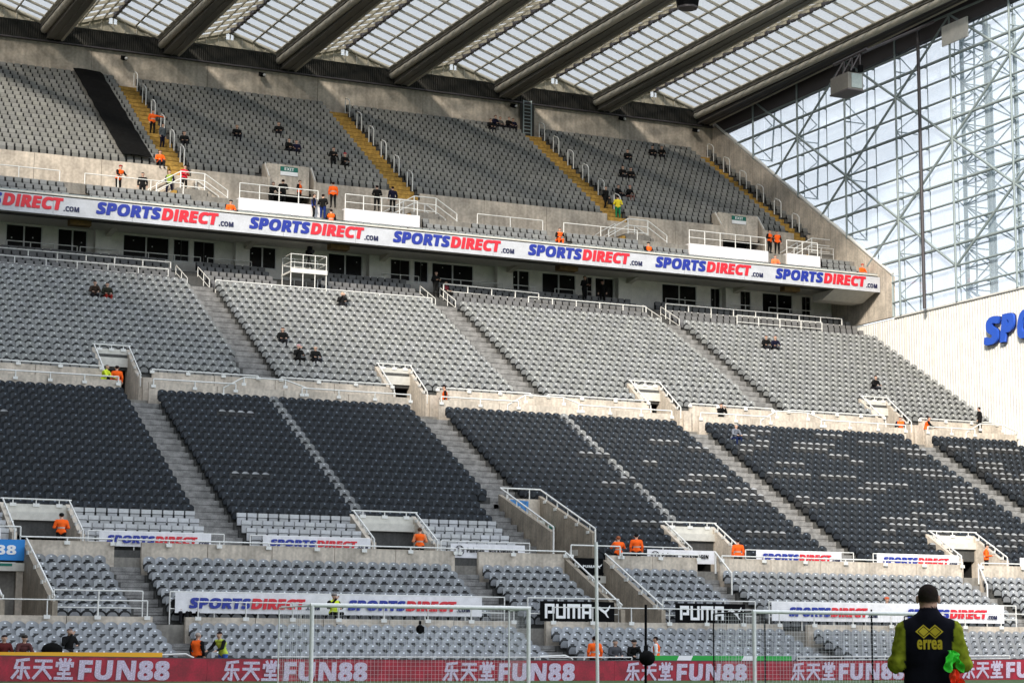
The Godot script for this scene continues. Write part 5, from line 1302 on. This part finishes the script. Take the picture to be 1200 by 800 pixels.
# tags: 0 skin, 1 torso, 2 legs, 3 shoes, 4 sleeves, 5 head
func pose(kind: String) -> Dictionary:
	var b := Body.new()
	b.h = 0.032
	var sit := kind.begins_with("sit")
	var oy := -0.42 if sit else 0.0
	var oz := 0.14 if sit else 0.0
	var lean := 0.0
	if kind == "lean": lean = 0.16
	if kind == "sit_forward": lean = 0.2
	var V := func(x: float, y: float, z: float) -> Vector3: return Vector3(x, y + oy, z + oz)
	var hip: Vector3 = V.call(0, 0.95, 0); var chest: Vector3 = V.call(0, 1.30, lean * 0.6); var neck: Vector3 = V.call(0, 1.47, lean)
	b.add(hip + Vector3(-0.07, 0, 0), hip + Vector3(0.07, 0, 0), 0.125, 0.125, 1, 1.15)
	b.add(hip, chest, 0.135, 0.155, 1, 1.15)
	b.add(chest + Vector3(-0.09, 0.02, 0), chest + Vector3(0.09, 0.02, 0), 0.13, 0.13, 1, 1.15)
	b.add(neck + Vector3(-0.14, -0.06, 0), neck + Vector3(0.14, -0.06, 0), 0.075, 0.075, 1)
	b.add(neck - Vector3(0, 0.04, 0), neck + Vector3(0, 0.09, 0.02), 0.062, 0.055, 0)
	var head := neck + Vector3(0, 0.19, 0.035)
	b.add(head + Vector3(0, 0.03, -0.015), head + Vector3(0, -0.045, 0.02), 0.098, 0.075, 5)
	for s in [-1, 1]:
		var sh := neck + Vector3(s * 0.19, -0.07, 0)
		var el: Vector3; var ha: Vector3
		match kind:
			"lean": el = sh + Vector3(s * 0.07, -0.24, 0.14); ha = sh + Vector3(s * 0.02, -0.36, 0.38)
			"point": el = sh + (Vector3(0.22, -0.06, 0.14) if s > 0 else Vector3(-0.07, -0.28, -0.02)); ha = el + (Vector3(0.22, -0.04, 0.12) if s > 0 else Vector3(0.02, -0.24, 0.08))
			"hold": el = sh + Vector3(s * 0.08, -0.27, -0.02); ha = sh + Vector3(s * -0.06, -0.26, 0.24)
			"photo": el = sh + Vector3(s * 0.1, -0.2, 0.12); ha = sh + Vector3(s * -0.1, 0.08, 0.26)
			"walk": el = sh + Vector3(s * 0.05, -0.28, -0.08 * s); ha = el + Vector3(0, -0.2, 0.16 * s)
			"sit", "sit_forward": el = sh + Vector3(s * 0.07, -0.25, 0.08); ha = el + Vector3(-s * 0.12, -0.08, 0.22)
			"sit_face": el = sh + Vector3(s * 0.08, -0.24, 0.12); ha = (head + Vector3(0.04, -0.1, 0.12)) if s < 0 else el + Vector3(-0.14, -0.04, 0.2)
			_: el = sh + Vector3(s * 0.06, -0.28, -0.02); ha = el + Vector3(s * 0.0, -0.25, 0.07)
		b.add(sh, el, 0.072, 0.056, 4); b.add(el, el.lerp(ha, 0.9), 0.056, 0.042, 4)
		b.add(ha, ha + (ha - el).normalized() * 0.07, 0.038, 0.03, 0)
		var hp := hip + Vector3(s * 0.095, -0.05, 0)
		var kn: Vector3; var an: Vector3
		if sit: kn = Vector3(s * 0.13, 0.50, 0.60); an = Vector3(s * 0.12, 0.09, 0.56)
		elif kind == "walk": kn = Vector3(s * 0.1, 0.5, 0.12 * -s); an = Vector3(s * 0.1, 0.09, -0.18 * s - 0.1)
		else: kn = Vector3(s * 0.11, 0.5, 0.02); an = Vector3(s * 0.12, 0.09, -0.02)
		b.add(hp, kn, 0.092, 0.065, 2); b.add(kn, an, 0.063, 0.046, 2)
		b.add(an + Vector3(0, -0.04, -0.03), an + Vector3(s * 0.02, -0.05, 0.15), 0.045, 0.036, 3)
	var r := b.build()
	r.head = head
	# face, ears and fingers as short pieces that grow out of the same surface
	var x := MB.new()
	x.tube(head + Vector3(0, 0.01, 0.07), head + Vector3(0, -0.02, 0.105), 0.012, 5, 0.018)
	for s in [-1, 1]: x.ball(head + Vector3(s * 0.092, -0.01, 0), Vector3(0.016, 0.032, 0.022), 6, 5)
	var eye := MB.new()
	for s in [-1, 1]: eye.ball(head + Vector3(s * 0.034, 0.005, 0.082), Vector3(0.012, 0.009, 0.008), 6, 4)
	eye.box(head + Vector3(0, -0.055, 0.09), Vector3(0.045, 0.009, 0.012))
	for q in b.bones:
		if q[4] == 0 and q[2] == 0.038:
			var dir: Vector3 = (q[1] - q[0]).normalized()
			var sd: Vector3 = dir.cross(Vector3(0, 0, 1) if absf(dir.z) < 0.8 else Vector3.UP).normalized()
			var up: Vector3 = sd.cross(dir)
			for k in 4:
				var p0: Vector3 = q[1] + sd * (k - 1.5) * 0.02
				var ln: float = [0.055, 0.068, 0.063, 0.048][k]
				x.tube(p0, p0 + dir * ln * 0.6 + up * 0.006, 0.010, 5, 0.009); x.tube(p0 + dir * ln * 0.6 + up * 0.006, p0 + dir * ln + up * 0.03, 0.009, 5, 0.007)
			x.tube(q[0] + sd * 0.032, q[0] + sd * 0.055 + dir * 0.055, 0.011, 5, 0.008)
	r.extra = x; r.eyes = eye
	return r

var poses := {}
func person(label: String, kind: String, at: Vector3, turn: float, torso: Color, sleeve: Color, legs: Color, hair: Color, group := "", band := false, hat := false, scale := 1.0, skin := Color(0.56, 0.36, 0.27)):
	if not poses.has(kind): poses[kind] = pose(kind)
	var p: Dictionary = poses[kind]
	var b := MB.new(); b.use_col = true
	b.v = p.v.duplicate(); b.n = p.n.duplicate(); b.ix = p.i.duplicate()
	var head: Vector3 = p.head
	var hv: float = -0.005
	for k in b.v.size():
		var c: Color
		match p.t[k]:
			0: c = skin
			1: c = torso
			2: c = legs
			3: c = Color(0.02, 0.02, 0.02)
			4: c = sleeve
			_:
				var q := b.v[k] - head
				c = hair if (q.y > hv + 0.045 - maxf(0.0, -q.z) * 1.6) else skin
		if band and (p.t[k] == 1 or p.t[k] == 4):
			var y := b.v[k].y - (head.y - 0.19)
			if y < -0.33 and y > -0.375: c = Color(0.45, 0.42, 0.36) if p.t[k] == 1 else c
		b.c.push_back(c)
	for e in [[p.extra, skin], [p.eyes, Color(0.06, 0.03, 0.03)]]:
		var m: MB = e[0]
		var base := b.v.size()
		b.v.append_array(m.v); b.n.append_array(m.n)
		for k in m.v.size(): b.c.push_back(e[1])
		for k in m.ix: b.ix.push_back(base + k)
	var o := thing("person", label, "person", at, group, turn)
	o.scale = Vector3(1.2, 1.03, 1.2) * scale
	part("body", b, M.cloth, o)
	if hat:
		part("hat", MB.new().ball(head + Vector3(0, 0.055, -0.01), Vector3(0.112, 0.085, 0.115), 12, 8), mat(hair.linear_to_srgb(), 0.9), o)
	return o

func seated(label: String, t: Array, x: float, row: int, torso: Color, hair: Color, group := "", kind := "sit", legs := Color(0.02, 0.02, 0.025), hat := false, sleeve = null):
	return person(label, kind, Vector3(x, rowy(t, row), -rowd(t, row)), rng.randf_range(-0.3, 0.3), torso, torso if sleeve == null else sleeve, legs, hair, group, false, hat)

func build_people():
	var orange := Color(0.90, 0.13, 0.02); var black := Color(0.012, 0.012, 0.014); var navy := Color(0.012, 0.014, 0.03)
	var yel := Color(0.62, 0.75, 0.05); var grey := Color(0.10, 0.11, 0.12); var dk := Color(0.02, 0.015, 0.012); var white := Color(0.7, 0.7, 0.7)
	# upper tier
	person("steward in an orange jacket pointing on the first yellow steps", "point", Vector3(39.5, rowy(T4, 8), -rowd(T4, 8)), 0.2, orange, orange, black, dk, "", true)
	person("person in a grey top and dark trousers standing on the first yellow steps", "stand", Vector3(39.6, rowy(T4, 5), -rowd(T4, 5)), 0.6, grey, grey, navy, dk)
	seated("person in black seated right beside the first yellow steps", T4, 41.2, 5, black, dk)
	seated("person in dark clothes sitting alone in the left upper seats", T4, 45.8, 8, black, Color(0.2, 0.12, 0.05))
	seated("person in dark clothes sitting above a pair in the upper seats", T4, 49.6, 10, black, dk)
	seated("person in black, left of a seated pair in the upper seats", T4, 49.15, 6, black, dk, "", "sit_forward")
	seated("person in black, right of a seated pair in the upper seats", T4, 49.95, 6, navy, dk)
	person("person in black standing among the upper seats left of the second yellow steps", "hold", Vector3(52.3, rowy(T4, 4), -rowd(T4, 4)), 0.1, black, black, black, dk)
	seated("person in a red cap sitting beside a standing person in black", T4, 53.0, 4, black, Color(0.35, 0.02, 0.04), "", "sit_forward", black, true)
	seated("steward in orange sitting at the foot of the first yellow steps", T4, 38.35, 0, orange, dk)
	person("steward in an orange vest leaning by the balcony rail at the left", "lean", Vector3(34.5, 31.2, -133.2), 0.3, orange, black, black, Color(0.25, 0.02, 0.02), "", true, true)
	person("person in black standing by the balcony rail left of the first landing", "stand", Vector3(36.25, 31.0, -133.6), -0.2, black, black, black, dk)
	person("steward in a yellow and navy jacket going down the first landing", "walk", Vector3(38.5, 31.7, -135.0), -0.9, Color(0.25, 0.33, 0.06), navy, navy, dk, "", false)
	person("person in a red jacket standing on the first landing", "hold", Vector3(39.6, 32.2, -135.2), 0.3, Color(0.62, 0.03, 0.05), Color(0.55, 0.03, 0.05), black, dk)
	seated("steward in orange sitting behind the long sign at the white platform", T4A, 41.15, 0, orange, dk, "", "sit", black, true)
	person("person in black with a bag at the left end of the left viewing platform", "lean", Vector3(45.5, 31.4, -134.2), 0.4, black, black, black, dk)
	person("larger person in black standing in front of the left upper passage", "hold", Vector3(46.5, 31.8, -134.6), 2.8, black, black, black, dk)
	person("steward in an orange vest standing by the end of the left viewing platform", "hold", Vector3(47.6, 31.8, -134.3), 0.8, orange, black, black, dk)
	person("person in dark blue and yellow in a group on the short steps", "stand", Vector3(47.55, 30.2, -131.2), 1.2, Color(0.03, 0.05, 0.22), black, black, dk)
	person("person in black in the middle of the group on the short steps", "hold", Vector3(48.15, 30.2, -131.0), 2.5, black, black, Color(0.015, 0.03, 0.14), dk)
	person("steward in an orange vest sitting low in the group on the short steps", "sit", Vector3(48.5, 29.5, -130.2), 3.0, orange, black, black, dk, "", true)
	person("steward in an orange jacket standing on the right viewing platform", "stand", Vector3(50.0, 31.85, -134.0), 3.0, orange, orange, black, dk, "", true)
	person("left of two people in black on the right viewing platform", "hold", Vector3(53.3, 31.95, -134.0), 3.0, black, black, black, dk)
	person("right of two people in black on the right viewing platform", "stand", Vector3(54.5, 32.0, -134.0), 3.1, navy, navy, black, dk)
	var row5 := ["leftmost", "second from the left", "middle one", "second from the right", "rightmost"]
	for k in 5: seated("%s of five people in dark clothes on the top row" % row5[k], T4, 69.9 + 0.62 * k, 19 - (1 if k == 0 else 0), [black, navy, Color(0.12, 0.11, 0.10), black, navy][k], [dk, black, Color(0.2, 0.15, 0.1), dk, black][k], "", "sit_forward" if k % 2 else "sit")
	person("person in a long black coat at the foot of the third yellow steps", "walk", Vector3(74.15, rowy(T4, 2), -rowd(T4, 2)), 0.2, black, black, black, dk)
	person("fan in a yellow and green shirt at the foot of the third yellow steps", "hold", Vector3(74.4, rowy(T4, 0), -rowd(T4, 0)), 2.9, Color(0.75, 0.60, 0.04), Color(0.75, 0.60, 0.04), Color(0.02, 0.2, 0.08), dk)
	seated("person in black sitting alone below the wall ladder", T4, 81.1, 14, black, dk)
	seated("left person of the middle pair below the ladder", T4, 78.4, 9, black, dk, "", "sit_forward")
	seated("right person of the middle pair below the ladder", T4, 79.3, 9, black, dk)
	seated("left person of the lowest pair right of the third yellow steps", T4, 75.95, 4, black, dk)
	seated("right person of the lowest pair right of the third yellow steps", T4, 76.8, 4, black, Color(0.3, 0.1, 0.1), "", "sit_forward", Color(0.25, 0.12, 0.1))
	seated("left person of the pair high at the right of the upper tier", T4, 84.35, 16, black, dk)
	seated("right person of the pair high at the right of the upper tier", T4, 85.2, 16, black, dk, "", "sit_forward")
	seated("steward in orange and black sitting behind the sign beside short yellow steps", T4A, 65.9, 1, orange, dk, "", "sit_forward", orange, false, black)
	seated("steward in an orange vest with black sleeves sitting behind the sign", T4A, 72.8, 0, orange, dk, "", "sit", black, true, black)
	person("left of two stewards in orange vests standing on the right hand platform", "hold", Vector3(86.0, 31.75, -134.0), 0.3, orange, black, black, dk)
	person("right of two stewards in orange vests standing on the right hand platform", "stand", Vector3(86.75, 31.75, -134.1), -0.4, orange, black, black, dk)
	seated("steward in orange sitting behind the sign below two stewards", T4A, 83.7, 0, Color(0.85, 0.2, 0.08), dk)
	seated("steward in orange sitting at the right end of the long sign", T4A, 91.5, 0, orange, Color(0.4, 0.05, 0.02), "", "sit", black, true)
	# boxes and middle tier
	person("man in a black suit standing at the head of the centre steps", "hold", Vector3(56.6, 25.55, -131.0), 0.2, black, black, black, dk)
	person("person in dark red sitting before the boxes by the man in a suit", "sit", Vector3(57.4, 25.4, -131.4), 0.3, Color(0.12, 0.02, 0.03), black, black, dk)
	person("left of two people in black standing before the box windows", "hold", Vector3(69.0, 26.3, -132.4), 0.5, black, black, black, dk, "", false, false, 1.1)
	person("right of two people in black standing before the box windows", "stand", Vector3(70.6, 26.3, -132.6), -0.5, black, black, black, dk)
	seated("left person of the pair in brown and black in the left pale seats", T3, 31.0, 12, Color(0.05, 0.035, 0.025), dk, "", "sit_forward")
	seated("right person of the pair in brown and black in the left pale seats", T3, 31.8, 12, Color(0.03, 0.028, 0.02), dk, "", "sit", Color(0.3, 0.03, 0.02))
	seated("person in black sitting close under the railing before the boxes", T3, 47.9, 14, black, Color(0.5, 0.4, 0.3), "", "sit_face")
	seated("person in black sitting above a pair right of the left pale steps", T3, 41.6, 6, black, dk)
	seated("person in a pink hat and black coat right of the left pale steps", T3, 41.75, 3, black, Color(0.55, 0.3, 0.32), "", "sit_face", black, true)
	seated("person in black with pale hair next to the pink hat", T3, 42.85, 3, black, Color(0.35, 0.33, 0.3))
	seated("left person of the pair alone in the right pale seats", T3, 79.5, 12, black, dk, "", "sit_forward")
	seated("right person of the pair alone in the right pale seats", T3, 80.3, 12, navy, Color(0.4, 0.25, 0.2), "", "sit_forward")
	seated("person in black sitting on the edge of the rightmost tier passage", T3, 84.75, 5, black, dk, "", "sit_forward")
	person("steward in a yellow jacket behind the rail of the left upper walkway", "lean", Vector3(28.95, 15.1, -113.65), 0.8, yel, yel, navy, Color(0.2, 0.18, 0.16), "", true)
	person("steward in an orange jacket with his back turned, left upper walkway", "stand", Vector3(29.7, 15.1, -113.6), 3.0, orange, orange, black, dk, "", true)
	person("steward in an orange vest standing alone by the second tier passage", "stand", Vector3(49.75, 15.15, -113.6), -1.9, orange, black, black, dk, "", true)
	person("photographer in black standing on the walkway wall right of the third passage", "photo", Vector3(69.05, 15.15, -113.6), 0.2, black, black, black, dk)
	seated("person in a grey and blue jacket sitting at the top of the dark seats", T2, 68.0, 20, Color(0.16, 0.17, 0.2), Color(0.25, 0.25, 0.25), "", "sit_forward", Color(0.012, 0.02, 0.07))
	person("steward in a dark jacket and orange vest inside the rightmost tier passage", "hold", Vector3(83.1, 15.05, -113.7), -0.5, orange, navy, navy, dk)
	person("steward in an orange vest leaning by the rightmost tier passage", "lean", Vector3(85.1, 15.15, -113.6), 0.9, orange, black, black, dk)
	person("person in a long black coat at the foot of the white cladding", "stand", Vector3(89.95, 16.1, -114.0), -2.6, black, black, black, dk)
	# lower walkways
	person("steward in orange with his back turned at the leftmost passage", "hold", Vector3(22.25, 5.5, -94.0), 3.1, orange, orange, black, black, "", true)
	person("steward in an orange vest at the second passage", "hold", Vector3(39.9, 5.35, -94.0), 2.9, orange, Color(0.7, 0.25, 0.12), black, Color(0.1, 0.06, 0.04), "", true)
	person("steward in orange with raised arms behind the walkway rail, left of two", "photo", Vector3(50.95, 5.25, -94.0), 2.9, orange, orange, black, Color(0.3, 0.1, 0.05), "", true)
	person("steward in orange behind the walkway rail, right of two", "stand", Vector3(52.0, 5.4, -94.0), 2.7, orange, orange, black, black, "", true)
	person("steward in orange and a cap right of the third passage", "stand", Vector3(58.1, 5.3, -94.0), 2.9, orange, orange, black, black, "", true, true)
	person("steward in orange inside the rightmost passage", "hold", Vector3(74.35, 5.45, -94.0), 1.0, orange, orange, black, black, "", true)
	# front
	seated("man in a black coat with a hand at his face in the front rows", T1A, 20.0, 1, black, Color(0.12, 0.09, 0.08), "", "sit_face")
	seated("person in dark red at the left edge of the front rows", T1A, 17.3, 0, Color(0.1, 0.02, 0.02), dk)
	seated("person in a cap, low behind the yellow strip board", T1A, 17.95, 0, Color(0.1, 0.04, 0.04), dk, "", "sit_forward", black, true)
	solo("black_bag", MB.new().ball(Vector3(0, 0.62, 0.1), Vector3(0.42, 0.3, 0.25), 12, 8).box(Vector3(0, 0.3, 0.1), Vector3(0.5, 0.3, 0.35)), M.black_cloth, "black bag on the seat beside the man in a black coat", "bag", "", Vector3(19.2, 0.55, -82.0))
	person("steward in an orange coat with black sleeves behind the boards at the left front steps", "stand", Vector3(24.65, 0.05, -80.5), 2.2, orange, black, black, Color(0.35, 0.28, 0.24))
	person("steward in a yellow and blue jacket facing the orange coat", "lean", Vector3(25.75, 0.1, -80.6), -1.1, Color(0.5, 0.62, 0.08), black, Color(0.05, 0.12, 0.4), dk)
	seated("person in black sitting low behind the left end of the long banner", T1B, 25.95, 0, black, dk)
	seated("person in a white hat behind the left end of the long banner", T1B, 26.7, 0, black, Color(0.75, 0.75, 0.75), "", "sit", black, true)
	person("photographer in a yellow vest crouched behind the left goal", "sit_face", Vector3(32.6, 2.3, -86.6), 0.1, yel, black, black, Color(0.2, 0.18, 0.17), "", false, true)
	person("steward in orange with her back turned behind the thin white pole", "stand", Vector3(42.4, 0.05, -80.4), 3.0, orange, orange, black, dk, "", true)
	seated("person in a grey coat in the front row beside the orange steward", T1A, 44.15, 0, Color(0.07, 0.07, 0.075), Color(0.1, 0.1, 0.1))
	seated("person in black leaning forward in the front row beside the microphone", T1A, 45.0, 0, black, dk, "", "sit_forward", black, true)
	person("steward in an orange vest over a white shirt behind the green board", "stand", Vector3(45.4, 0.05, -80.3), -2.2, orange, white, black, dk, "", true)
	seated("person with an orange and navy cap half hidden by the coach's head", T1B, 63.6, 1, navy, Color(0.5, 0.1, 0.04), "", "sit", navy, true)
	coach()

func coach():
	var b := Body.new(); b.h = 0.0125; b.soft = 0.04
	var V := func(x: float, y: float, z: float) -> Vector3: return Vector3(x, y, z)
	b.add(Vector3(-0.08, 0.98, 0), Vector3(0.08, 0.98, 0), 0.13, 0.13, 2, 1.2)
	b.add(Vector3(0, 1.0, 0), Vector3(0, 1.2, 0), 0.165, 0.175, 1, 1.3)
	b.add(Vector3(-0.07, 1.15, 0), Vector3(-0.09, 1.32, 0), 0.13, 0.135, 1, 1.25)
	b.add(Vector3(0.07, 1.15, 0), Vector3(0.09, 1.32, 0), 0.13, 0.135, 1, 1.25)
	b.add(Vector3(-0.12, 1.375, -0.01), Vector3(0.12, 1.375, -0.01), 0.085, 0.085, 1)
	for s in [-1, 1]: b.add(Vector3(s * 0.02, 1.47, -0.01), Vector3(s * 0.17, 1.385, -0.01), 0.070, 0.066, 1)
	b.add(Vector3(-0.03, 1.45, -0.01), Vector3(0.03, 1.45, -0.01), 0.075, 0.075, 1)
	b.add(Vector3(0, 1.46, -0.005), Vector3(0, 1.515, 0.01), 0.078, 0.070, 6)
	b.add(Vector3(0, 1.48, 0), Vector3(0, 1.58, 0.012), 0.058, 0.058, 0)
	var head := Vector3(0, 1.648, 0.018)
	b.add(head + Vector3(0, 0.022, -0.03), head + Vector3(0, 0.0, 0.03), 0.082, 0.080, 5)
	b.add(head + Vector3(0, -0.06, 0.04), head + Vector3(0, -0.085, 0.065), 0.060, 0.042, 5)
	for s in [-1, 1]:
		var sh := Vector3(s * 0.200, 1.375, -0.005); var el := Vector3(s * 0.272, 1.10, -0.03); var ha := Vector3(s * 0.13, 1.06, 0.20)
		b.add(sh, el, 0.072, 0.058, 4); b.add(el, el.lerp(ha, 0.88), 0.060, 0.042, 4)
		b.add(el.lerp(ha, 0.9), ha + Vector3(-s * 0.04, 0, 0.05), 0.036, 0.034, 0)
		for k in 4: b.add(ha + Vector3(-s * 0.045, 0.03 - 0.02 * k, 0.06), ha + Vector3(-s * 0.10, 0.028 - 0.02 * k, 0.075), 0.011, 0.009, 0)
		b.add(ha + Vector3(-s * 0.01, 0.03, 0.03), ha + Vector3(-s * 0.04, 0.07, 0.06), 0.013, 0.010, 0)
		b.add(Vector3(s * 0.1, 0.93, 0), Vector3(s * 0.12, 0.5, 0.02), 0.098, 0.066, 2); b.add(Vector3(s * 0.12, 0.5, 0.02), Vector3(s * 0.13, 0.1, -0.02), 0.065, 0.046, 2)
		b.add(Vector3(s * 0.13, 0.05, -0.04), Vector3(s * 0.15, 0.04, 0.15), 0.045, 0.036, 3)
	var p := b.build()
	var m := MB.new(); m.use_col = true
	m.v = p.v; m.n = p.n; m.ix = p.i
	var nz := FastNoiseLite.new(); nz.seed = 4; nz.frequency = 14.0
	var black := Color(0.010, 0.010, 0.012)
	for k in m.v.size():
		var c: Color
		var q := m.v[k]
		match p.t[k]:
			0: c = Color(0.50, 0.30, 0.22)
			1, 6: c = black
			2: c = black
			3: c = Color(0.02, 0.02, 0.02)
			4:
				c = Color(0.21, 0.235, 0.02) * (0.9 + 0.8 * nz.get_noise_3d(q.x, q.y, q.z))
				if absf(q.x) < 0.205 - (1.45 - q.y) * 0.10: c = black
			_:
				var d := q - head
				c = Color(0.026, 0.019, 0.016) * (1.0 + 0.5 * nz.get_noise_3d(q.x * 6, q.y * 6, q.z * 6) + clampf(0.02 - d.y, 0.0, 0.06) * 14.0) if d.y > -0.045 + maxf(0.0, d.z) * 1.3 else Color(0.50, 0.30, 0.22)
				if d.y > -0.07 and d.y <= -0.045 and d.z < 0: c = Color(0.16, 0.09, 0.065)
		m.c.push_back(c)
	# slight creases of cloth
	for k in m.v.size():
		if p.t[k] == 1 or p.t[k] == 4:
			var q := m.v[k]
			var e := nz.get_noise_3d(q.x * 0.6, q.y * 0.9, q.z * 0.6)
			e = e * (1.0 if p.t[k] == 1 else 1.5) + (0.9 * nz.get_noise_3d(q.x * 0.25, q.y * 1.6 + q.x * 0.8, q.z * 0.25) if p.t[k] == 4 else 0.0)
			m.v[k] = q + m.n[k] * e * 0.009
			m.n[k] = (m.n[k] + 0.25 * Vector3(nz.get_noise_3d(q.x * 0.6 + 3, q.y, q.z), nz.get_noise_3d(q.x, q.y * 0.9 + 5, q.z), 0)).normalized()
	var at := Vector3(10.47, 0.012, -14.0)
	var turn := PI - 0.62
	var o := thing("person", "coach in a black bib over yellow green sleeves seen from behind in the foreground", "person", at, "", turn)
	part("body", m, M.cloth, o)
	var ears := MB.new()
	for s in [-1, 1]: ears.ball(head + Vector3(s * 0.086, -0.022, -0.002), Vector3(0.015, 0.034, 0.020), 10, 8)
	part("ear", ears, mat(Color(0.50, 0.30, 0.22).linear_to_srgb(), 0.6), o)
	# emblem and lettering, laid on the back of the bib
	var gx := 20; var gy := 16
	var zs := PackedFloat32Array()
	for j in gy + 1:
		for i in gx + 1:
			var z := -0.30
			var q := Vector3(lerpf(-0.17, 0.17, float(i) / gx), lerpf(1.19, 1.45, float(j) / gy), 0)
			while z < 0 and b.dist(q + Vector3(0, 0, z)) > 0: z += 0.015
			z -= 0.015
			while z < 0 and b.dist(q + Vector3(0, 0, z)) > 0: z += 0.002
			zs.push_back(z)
	var lay := func(x: float, y: float, off: float) -> Vector3:
		var u := clampf((x + 0.17) / 0.34 * gx, 0, gx - 0.001); var w := clampf((y - 1.19) / 0.26 * gy, 0, gy - 0.001)
		var i := int(u); var j := int(w)
		var k := j * (gx + 1) + i
		var z := lerpf(lerpf(zs[k], zs[k + 1], u - i), lerpf(zs[k + gx + 1], zs[k + gx + 2], u - i), w - j)
		return Vector3(x, y, z - off)
	var yl := mat(Color(0.72, 0.64, 0.10), 0.8)
	var em := MB.new(); var ln := MB.new()
	for s in [-1, 1]:
		var n := 6
		for i in n:
			for j in n:
				var qd := []
				for e in [[i, j], [i + 1, j], [i + 1, j + 1], [i, j + 1]]:
					var u: float = float(e[0]) / n - 0.5; var w: float = float(e[1]) / n - 0.5
					qd.append(lay.call(s * 0.046 + (u + w) * 0.066, 1.365 + (u - w) * 0.057, 0.009))
				em.quad(qd[3], qd[2], qd[1], qd[0])
		for l in [[0, 1, 1, 0], [1, 0, 0, -1], [0, -1, -1, 0], [-1, 0, 0, 1]]:
			var st := 5
			for k in st:
				var a := Vector2(l[0], l[1]).lerp(Vector2(l[2], l[3]), float(k) / st); var e := Vector2(l[0], l[1]).lerp(Vector2(l[2], l[3]), float(k + 1) / st)
				ln.tube(lay.call(s * 0.046 + a.x * 0.046, 1.365 + a.y * 0.041, 0.010), lay.call(s * 0.046 + e.x * 0.046, 1.365 + e.y * 0.041, 0.010), 0.0028, 4)
	part("emblem", em, yl, o); part("emblem_line", ln, M.black, o)
	var tx := letters("errea", 0.20, 0.078, 0.004, 0.0, 1.0)
	var ar := tx.surface_get_arrays(0)
	var vv: PackedVector3Array = ar[Mesh.ARRAY_VERTEX]
	var nn: PackedVector3Array = ar[Mesh.ARRAY_NORMAL]
	for k in vv.size():
		vv[k] = lay.call(0.10 - vv[k].x, 1.222 + vv[k].y, 0.009 + vv[k].z); nn[k] = Vector3(-nn[k].x, nn[k].y, -nn[k].z)
	ar[Mesh.ARRAY_VERTEX] = vv; ar[Mesh.ARRAY_NORMAL] = nn
	var tm := ArrayMesh.new(); tm.add_surface_from_arrays(Mesh.PRIMITIVE_TRIANGLES, ar)
	part("lettering", tm, yl, o)
	# bibs held at the right hip
	for q in 2:
		var c := MB.new()   # a bunched, folded cloth
		var nu := 22; var nv := 14
		var wd: float = [0.15, 0.10][q]; var ht: float = [0.17, 0.22][q]
		var fold := func(i: int, j: int) -> Vector3:
			var u := float(i) / nu; var v := float(j) / nv
			var flare := 0.45 + 0.75 * sin(minf(v * 2.2, 1.6))
			return Vector3((u - 0.5) * wd * flare + 0.012 * sin(v * 9.0 + q), 0.075 - v * ht * (0.8 + 0.25 * sin(u * 8.0 + q * 2.0)), 0.022 * sin(u * 17.0 + v * 4.0) + 0.035 * sin(v * 2.6) + 0.012 * sin(v * 13.0 + u * 6.0))
		for i in nu:
			for j in nv:
				var p0: Vector3 = fold.call(i, j); var p1: Vector3 = fold.call(i + 1, j); var p2: Vector3 = fold.call(i + 1, j + 1); var p3: Vector3 = fold.call(i, j + 1)
				c.quad(p3, p2, p1, p0)
				c.quad(p0 - Vector3(0, 0, 0.004), p1 - Vector3(0, 0, 0.004), p2 - Vector3(0, 0, 0.004), p3 - Vector3(0, 0, 0.004))
		var col := mat([Color(0.25, 0.82, 0.22), Color(0.92, 0.25, 0.07)][q], 0.8)
		solo("training_bib", c, col, ["bright green bib tucked under the coach's right arm", "orange red bib hanging below the green one at the coach's hip"][q], "bib", "", at + [Vector3(0.045, 1.14, 0.225), Vector3(0.055, 0.99, 0.235)][q])
